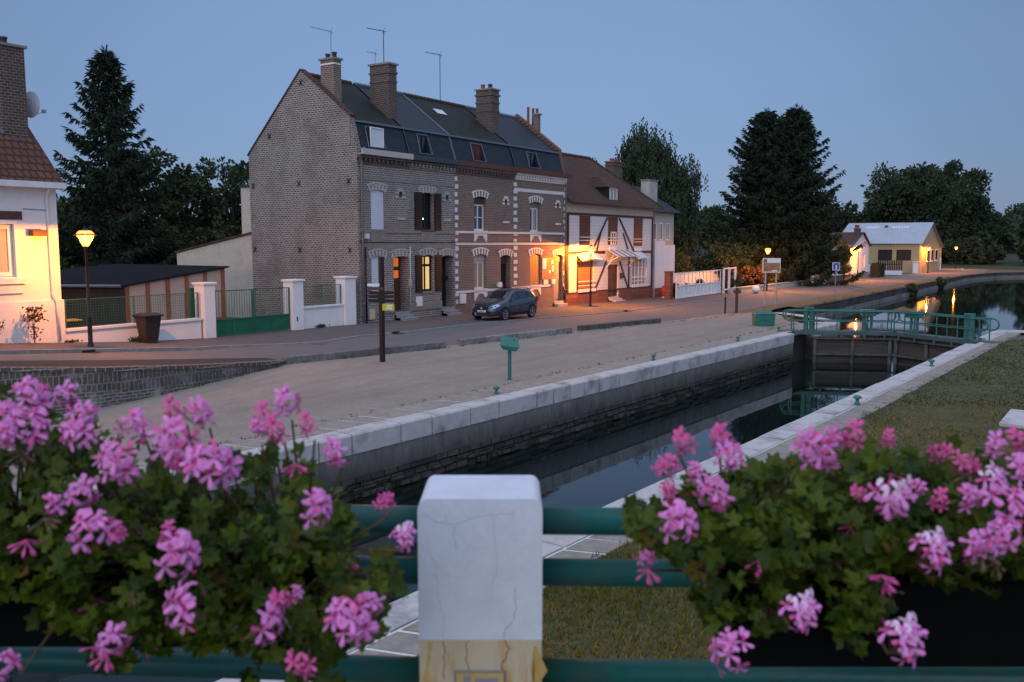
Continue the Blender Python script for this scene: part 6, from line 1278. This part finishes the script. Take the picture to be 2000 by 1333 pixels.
def crack(pts, w, m, nm="crack", j=.0018):
    mb = MB(); P = []
    for (x0, y0), (x1, y1) in zip(pts, pts[1:]):
        for k in range(6): P.append((x0+(x1-x0)*k/6 + R.gauss(0, 1)*1.6, y0+(y1-y0)*k/6 + R.gauss(0, 1)*1.6))
    P.append(pts[-1]); n = len(P); V = []
    for k, (x, y) in enumerate(P):
        u = (x-810)/250*(U1-U0)+U0; z = ZT-.022 - (y-982)/271*(ZT-.022-ZY); ww = .7*w*(.25 + .75*abs(sin(k*1.3)) )*(1 if 0 < k < n-1 else .2); V.append((u, z, ww))
    for (u, z, a), (v, y, b) in zip(V, V[1:]):
        d = Vector((v-u, y-z)).normalized(); nx_, nz = -d.y, d.x
        mb.face([W(u-nx_*a, D0-.0005, z-nz*a), W(u+nx_*a, D0-.0005, z+nz*a), W(v+nx_*b, D0-.0005, y+nz*b), W(v-nx_*b, D0-.0005, y-nz*b)])
    mb.build(nm, m, post)
for pts, w in (([(820, 985), (845, 1004), (884, 1010), (920, 994), (958, 990), (1010, 986)], .0007), ([(884, 1010), (882, 1040), (890, 1062)], .0006), ([(867, 984), (867, 1005)], .0005), ([(958, 978), (958, 996), (970, 1085), (955, 1165)], .0004), ([(824, 1060), (848, 1090), (850, 1165), (860, 1200), (860, 1253)], .0005), ([(1004, 1140), (1007, 1185), (1000, 1210), (980, 1240), (982, 1253)], .0009), ([(1000, 978), (1000, 1000)], .0004), ([(905, 984), (930, 1030)], .0003)):
    crack(pts, w, crk)
for pts, w in (([(860, 1253), (862, 1290), (860, 1340)], .0016), ([(982, 1253), (994, 1270), (978, 1305), (976, 1340)], .0022), ([(908, 1256), (906, 1290), (912, 1320)], .0014)): crack(pts, w, rustk, "rust_streak")
pl_ = MB(); u = lambda x: (x-810)/250*(U1-U0)+U0; zt = ZY - .056
wbox(pl_, u(882), u(986), D0-.004, D0, zt-.06, zt, .002); plt = pl_.build("plate", M("plate_frame", (.25, .25, .24), .5, .1, metal=.4), post)
q = MB(); wbox(q, u(886), u(982), D0-.0055, D0-.0042, zt-.058, zt-.004); q.build("plate_face", ypaint, plt); q = MB(); wbox(q, u(900), u(915), D0-.0065, D0-.0056, zt-.024, zt-.008); wbox(q, u(924), u(972), D0-.0065, D0-.0056, zt-.022, zt-.012); q.build("plate_print", MT['steelgrey'], plt)
# rails
def rail(pts, label):
    q = MB(); q.tube([W(*p) for p in pts], .0252, 24); tag(q.build("railing_pipe", MT['railgreen'], None, True), label, "rail", "green railing pipes")
RL = [(3.486, "top", 0), (3.388, "middle", 0), (3.193, "bottom", 0)]
for z, nm, _ in RL:
    rail([(.0535, 1.645, z), (4.2, 1.53, z)], "%s green pipe running from the white post behind the flower box over the lawn" % nm)
    rail([(-.1655, 1.645, z+.002), (-4.2, 1.895, z+.007)], "%s green pipe running from the white post behind the flower box over the gravel" % nm)
# flower boxes hung before the rails
boxm = M("planter_dark_green", (.004, .006, .005), .9, .15, 20, spec=.06)
def fbox(u0, u1, z0, z1, d0, d1, label):
    t = thing("flower_box", label, "flower box", W((u0+u1)/2, (d0+d1)/2, z0)); q = MB(); k = .022
    o = [(u0+k, d0+k*.6), (u1-k, d0+k*.6), (u1-k, d1-k*.3), (u0+k, d1-k*.3)]; p = [(u0, d0), (u1, d0), (u1, d1), (u0, d1)]; i_ = [(u0+.012, d0+.012), (u1-.012, d0+.012), (u1-.012, d1-.012), (u0+.012, d1-.012)]
    q.mesh([W(a, b, z0) for a, b in o] + [W(a, b, z1) for a, b in p] + [W(a, b, z1) for a, b in i_] + [W(a, b, z1-.03) for a, b in i_],
           [(3,2,1,0)] + [(j, (j+1) % 4, 4+(j+1) % 4, 4+j) for j in range(4)] + [(4+j, 4+(j+1) % 4, 8+(j+1) % 4, 8+j) for j in range(4)] + [(8+j, 8+(j+1) % 4, 12+(j+1) % 4, 12+j) for j in range(4)])
    q.build("trough", boxm, t, bevel=.004); q = MB(); q.mesh([W(a, b, z1-.03) for a, b in i_], [(0,1,2,3)]); q.build("soil", MT['earth'], t)
    q = MB()
    for f in (.2, .8): uu = u0+(u1-u0)*f; wbox(q, uu-.012, uu+.012, d1, 1.66 + abs(uu)*.01, z1-.02, z1-.008); wbox(q, uu-.012, uu+.012, 1.69, 1.70 + abs(uu)*.03, z1-.1, z1-.008)
    q.build("hanger", MT['black'], t)
fbox(.325, 1.42, 3.332, 3.475, 1.36, 1.56, "dark flower box of pink geraniums hung over the lawn side")
fbox(-1.42, -.315, 3.356, 3.495, 1.38, 1.58, "dark flower box of pink geraniums hung over the gravel side")
# geraniums
lg = leafm("geranium_leaf", (.018, .045, .003), (.11, .15, .006), .5, .2, 6, .2); lg2 = leafm("geranium_leaf_old", (.12, .1, .02), (.2, .13, .03), .6, .25, 6)
pm = [M("petal_pink", (.62, .16, .45), .6, .12, 90, col2=(.7, .25, .54)), M("petal_rose", (.66, .1, .3), .6, .12, 90), M("petal_pale", (.78, .5, .68), .6, .1, 90), M("petal_heart", (.42, .02, .14), .6, .1, 90)]
stemm = M("flower_stalk", (.09, .1, .035), .6, .2, 40, col2=(.16, .07, .05))
def gleaf(mb, c, nrm, r, m=0):
    """five-lobed leaf, slightly cupped"""
    nrm = nrm.normalized(); a = nrm.cross(Vector((R.gauss(0, 1), R.gauss(0, 1), R.gauss(0, 1)))).normalized(); b = nrm.cross(a)
    vs = [c - nrm*r*.12]; ph = [-2.55, -2.0, -1.62, -1.0, -.62, 0, .62, 1.0, 1.62, 2.0, 2.55]; rr = [.72, .95, .62, 1.02, .68, 1.1, .68, 1.02, .62, .95, .72]
    for p, q in zip(ph, rr): vs.append(c + (a*cos(p) + b*sin(p))*r*q*R.uniform(.9, 1.08) + nrm*r*(.2*q*q - .12 + R.gauss(0, .1)))
    mb.mesh(vs, [(0, i, i+1) for i in range(1, 11)], m)
def floret(mb, c, ax, r, pale, rose_):
    ax = ax.normalized(); up = (Vector((0, 0, 1)) - ax*ax.z); up = up.normalized() if up.length > .2 else Vector((1, 0, 0)); sd_ = ax.cross(up)
    for k, ang in enumerate((.38, -.38, 1.75, -1.75, pi)):
        ang += R.gauss(0, .1); d = up*cos(ang) + sd_*sin(ang); s_ = ax.cross(d); l = r*R.uniform(.85, 1.12)*(1.08 if k < 2 else .95); w_ = l*(.2 if k > 1 else .22)
        cv = R.uniform(-.35, .45); P = lambda f, wv, h: c + d*l*f + s_*w_*wv + ax*l*(h + cv*f*f)
        m = (2 if pale and k < 2 and R.random() < .85 else 1 if rose_ or R.random() < .14 else 0)
        mb.mesh([P(.04, .12, .05), P(.04, -.12, .05), P(.42, -.62, .12), P(.42, .62, .12)], [(0,1,2,3)], 3 if k < 2 and R.random() < .8 else m)
        mb.mesh([P(.42, -.62, .12), P(.42, .62, .12), P(.8, 1.0, .1), P(.8, -1.0, .1), P(1.0, .5, .02), P(1.0, -.5, .02)], [(0,1,2,3), (3,2,4,5)], m)
def umbel(nm, n, rad, fr, pale=False, rose_=False, flat=1.0):
    """one flower head at the origin facing -y (towards us) and up"""
    mb = MB(); st_ = MB(); base = Vector((0, .03, -.03))
    for i in range(n):
        v = Vector((R.gauss(0, 1), -abs(R.gauss(0, 1))*flat-.25, R.gauss(0, .9)+.25)).normalized(); 
        for _ in range(6):
            v = Vector((R.uniform(-1, 1), -R.uniform(.1, 1), R.uniform(-.75, 1))).normalized(); break
        c = v*rad*R.uniform(.72, 1.05); floret(mb, c, v + Vector((0, -.35, .1)), fr, pale, rose_); st_.tube([base, c*.5 + base*.3, c], .0011, 4, cap=False)
    return mb, st_
HEADS = [umbel("a", 9, .036, .0245), umbel("b", 7, .032, .0245), umbel("c", 11, .041, .024), umbel("d", 6, .034, .022, rose_=True), umbel("e", 10, .038, .0245, pale=True), umbel("f", 4, .026, .023), umbel("g", 11, .044, .023), umbel("h", 8, .034, .0235), umbel("i", 10, .04, .024, flat=.5), umbel("j", 6, .03, .0235, pale=True), umbel("k", 7, .036, .023, rose_=True), umbel("l", 12, .04, .0235)]
ALT = {0: (0, 7, 8), 1: (1, 7), 2: (2, 11, 8), 3: (3, 10, 3), 4: (4,), 5: (5,), 6: (6, 11, 8)}
MESH = {}
def plant(label, base, spec, leaves, stems_to, heads, box):
    t = thing("geranium_plant", label, "flowering plant", W(*base)); o0 = Vector(OFF[t.name])
    mb = MB()
    for (u, d, z), nrm, r, old in leaves: gleaf(mb, Vector(W(u, d, z)), Vector(W(*nrm)), r, 1 if old else 0)
    mb.build("foliage", [lg, lg2], t)
    sb_ = MB()
    for a, b in stems_to: A, B = Vector(W(*a)), Vector(W(*b)); sb_.tube([A, A.lerp(B, .55) + Vector((0, 0, .03*R.random())), B], [.003, .0024, .0017], 5, cap=False)
    sb_.build("stalks", stemm, t)
    for a, b in stems_to[3::9]:                                             # nodding clusters of unopened buds
        q = MB(); B = Vector(W(*b)) + Vector((-FX, -FY, 0))*.05 + Vector((0, 0, .02))
        for i in range(7):
            v = Vector((R.gauss(0, 1), R.gauss(0, 1), -abs(R.gauss(0, 1)) - .4)).normalized(); e = B + v*.013; q.tube([B, e], .0008, 4, cap=False); q.tube([e, e + v*.004, e + v*.008, e + v*.011], [.0008, .002, .0018, .0004], 6)
        q.tube([Vector(W(*b)), B], .0014, 5, cap=False); q.build("bud_cluster", stemm if R.random() < .5 else pm[1], t)
    for (u, d, z), k, sc_, rz_ in heads:
        mb, st_ = HEADS[k]
        if k not in MESH:
            save = OFF.get(t.name); OFF[t.name] = (0, 0, 0); a = mb.build("flower_head", pm, t); b = st_.build("pedicels", stemm, a); MESH[k] = (a.data, b.data); OFF[t.name] = save
        else:
            a = bpy.data.objects.new("flower_head", MESH[k][0]); COL.objects.link(a); a.parent = t; b = bpy.data.objects.new("pedicels", MESH[k][1]); COL.objects.link(b); b.parent = a
        a.location = Vector(W(u, d, z)) - o0; a.rotation_euler = (R.gauss(0, .25), rz_, HEAD - pi/2 + R.gauss(0, .35)); a.scale = (sc_*.69,)*3
F_PX = 1777.
def pxw(x, y, d):                                             # a point of the bouquet seen from the bridge, d metres ahead
    u = (x-1000)/F_PX; v = (y-666.5)/F_PX; p = radians(6.17); fy = cos(p) - v*sin(p); k = d/fy; return (u*k, d, 4 + k*(-sin(p) - v*cos(p)))
def bouquet(label, outline, boxu, heads_px, seed, dens):
    rnd = random.Random(seed); lv = []; stt = []
    n = 0
    while n < dens:
        x, y = rnd.uniform(*outline[0]), rnd.uniform(720, 1345); top, bot = lerp(outline[1], x), lerp(outline[2], x); q = 1.3*noise.noise((x*.012, y*.012, seed))
        if y < top + 34*q + rnd.expovariate(1/14.) or y > bot + 60*q - rnd.expovariate(1/25.): continue
        if rnd.random() < .75 and q < -.22: continue
        f = (y-top)/max(60, bot-top); d = 1.30 + .3*rnd.random() - .08*sin(pi*clamp(f)) + (.1*rnd.random() if f < .3 else 0) - .05*(f > .6)
        u, d, z = pxw(x, y, d); tilt = (rnd.gauss(0, .5), -.55 + rnd.gauss(0, .45), .75 + rnd.gauss(0, .35))
        lv.append(((u, d, z), tilt, rnd.uniform(.009, .022), rnd.random() < .035)); n += 1
        if n % 9 == 0: stt.append(((clamp(u, boxu[0]+.03, boxu[1]-.03) + rnd.gauss(0, .02), 1.47, 3.44), (u, d, z)))
    hd_ = []
    for x, y, s_, k, d in heads_px:
        d -= .13; p = pxw(x, y, d); hd_.append((p, rnd.choice(ALT[k]), s_, rnd.gauss(0, .5))); stt.append(((clamp(p[0], boxu[0]+.03, boxu[1]-.03), 1.47, 3.45), (p[0], p[1]+.03, p[2]-.03)))
    plant(label, ((boxu[0]+boxu[1])/2, 1.47, 3.44), None, lv, stt, hd_, None)
HL = [(62, 782, .95, 2, 1.42), (132, 775, .85, 1, 1.5), (18, 812, .85, 0, 1.4), (60, 835, 1.0, 0, 1.38), (12, 850, .8, 1, 1.36), (165, 850, .95, 2, 1.38), (160, 810, .8, 1, 1.42), (268, 830, .9, 0, 1.42), (240, 905, 1.05, 2, 1.34), (350, 800, .85, 3, 1.45), (395, 805, .95, 1, 1.44), (350, 865, 1.2, 2, 1.36), (415, 915, 1.2, 6, 1.33), (520, 815, .85, 3, 1.46), (560, 790, .85, 1, 1.46), (545, 835, .9, 3, 1.44), (500, 840, .7, 5, 1.44), (605, 830, .7, 3, 1.46), (660, 885, .85, 1, 1.4), (160, 965, .9, 1, 1.34), (100, 990, .85, 5, 1.33), (185, 1035, 1.05, 0, 1.3), (235, 1040, .5, 3, 1.31), (345, 1085, 1.15, 6, 1.3), (332, 1040, .6, 3, 1.31), (610, 995, .95, 0, 1.34), (785, 1052, .7, 4, 1.42), (748, 985, .6, 3, 1.44), (375, 1190, 1.15, 2, 1.28), (220, 1250, .85, 1, 1.28), (515, 1220, 1.1, 0, 1.28), (550, 1165, .7, 3, 1.3), (575, 1160, .5, 5, 1.3), (690, 1215, 1.15, 2, 1.3), (720, 1180, .8, 1, 1.32), (595, 1290, .85, 3, 1.28), (10, 1300, .8, 1, 1.28), (45, 900, .0001, 5, 1.5), (470, 880, .0001, 5, 1.5)]
HL = [h for h in HL if h[2] > .01]
HR = [(1335, 860, .85, 3, 1.46), (1415, 850, .95, 3, 1.46), (1425, 890, .9, 1, 1.43), (1300, 915, .75, 3, 1.45), (1350, 925, .8, 5, 1.42), (1395, 960, 1.0, 1, 1.38), (1405, 985, .5, 3, 1.38), (1325, 1020, 1.05, 0, 1.36), (1262, 1090, .55, 1, 1.42), (1305, 965, .6, 3, 1.42), (1595, 875, 1.1, 6, 1.4), (1665, 850, .9, 3, 1.44), (1620, 855, .8, 1, 1.44), (1735, 855, .55, 3, 1.46), (1840, 880, .75, 3, 1.44), (1940, 875, .8, 1, 1.44), (1985, 860, .8, 3, 1.45), (1880, 905, .75, 3, 1.42), (1730, 970, 1.15, 4, 1.34), (1680, 960, .55, 3, 1.36), (1790, 955, .6, 5, 1.36), (1835, 975, .65, 3, 1.36), (1885, 970, .75, 0, 1.34), (1930, 945, .85, 4, 1.35), (1960, 990, 1.05, 0, 1.32), (1810, 1080, 1.0, 4, 1.3), (1905, 1058, .95, 2, 1.3), (1965, 1050, .9, 1, 1.3), (1555, 1198, .95, 4, 1.29), (1755, 1255, 1.1, 4, 1.28), (1430, 1275, .95, 2, 1.3), (1990, 920, .8, 0, 1.36)]
HL += [(-80 - 95*i, 800 + (i*137) % 420, .9 + .1*(i % 3), i % 4, 1.4) for i in range(8)]
HR += [(2060 + 85*i, 880 + (i*151) % 330, .9 + .1*(i % 3), (i*2) % 7, 1.38) for i in range(8)]
bouquet("pink trailing geranium spilling from the gravel-side flower box", ((-760, 800), [(-760, 820), (-300, 780), (-60, 760), (100, 790), (170, 810), (240, 870), (330, 860), (420, 850), (480, 870), (540, 860), (600, 900), (650, 960), (700, 1030), (760, 1080), (800, 1130)], [(-760, 1200), (-60, 1210), (100, 1240), (200, 1270), (350, 1310), (500, 1345), (660, 1330), (720, 1280), (760, 1180), (800, 1140)]), (-1.42, -.315), HL, 5, 5200)
bouquet("pink and white trailing geranium spilling from the lawn-side flower box", ((1225, 2720), [(1225, 975), (1290, 960), (1340, 935), (1420, 920), (1480, 880), (1560, 880), (1700, 870), (1850, 885), (1950, 890), (2060, 870), (2400, 900), (2720, 930)], [(1225, 985), (1260, 1060), (1330, 1150), (1420, 1215), (1480, 1270), (1530, 1180), (1590, 1110), (1640, 1270), (1690, 1300), (1730, 1170), (1830, 1130), (1880, 1190), (1960, 1130), (2060, 1130), (2400, 1160), (2720, 1150)]), (.325, 1.42), HR, 9, 4900)
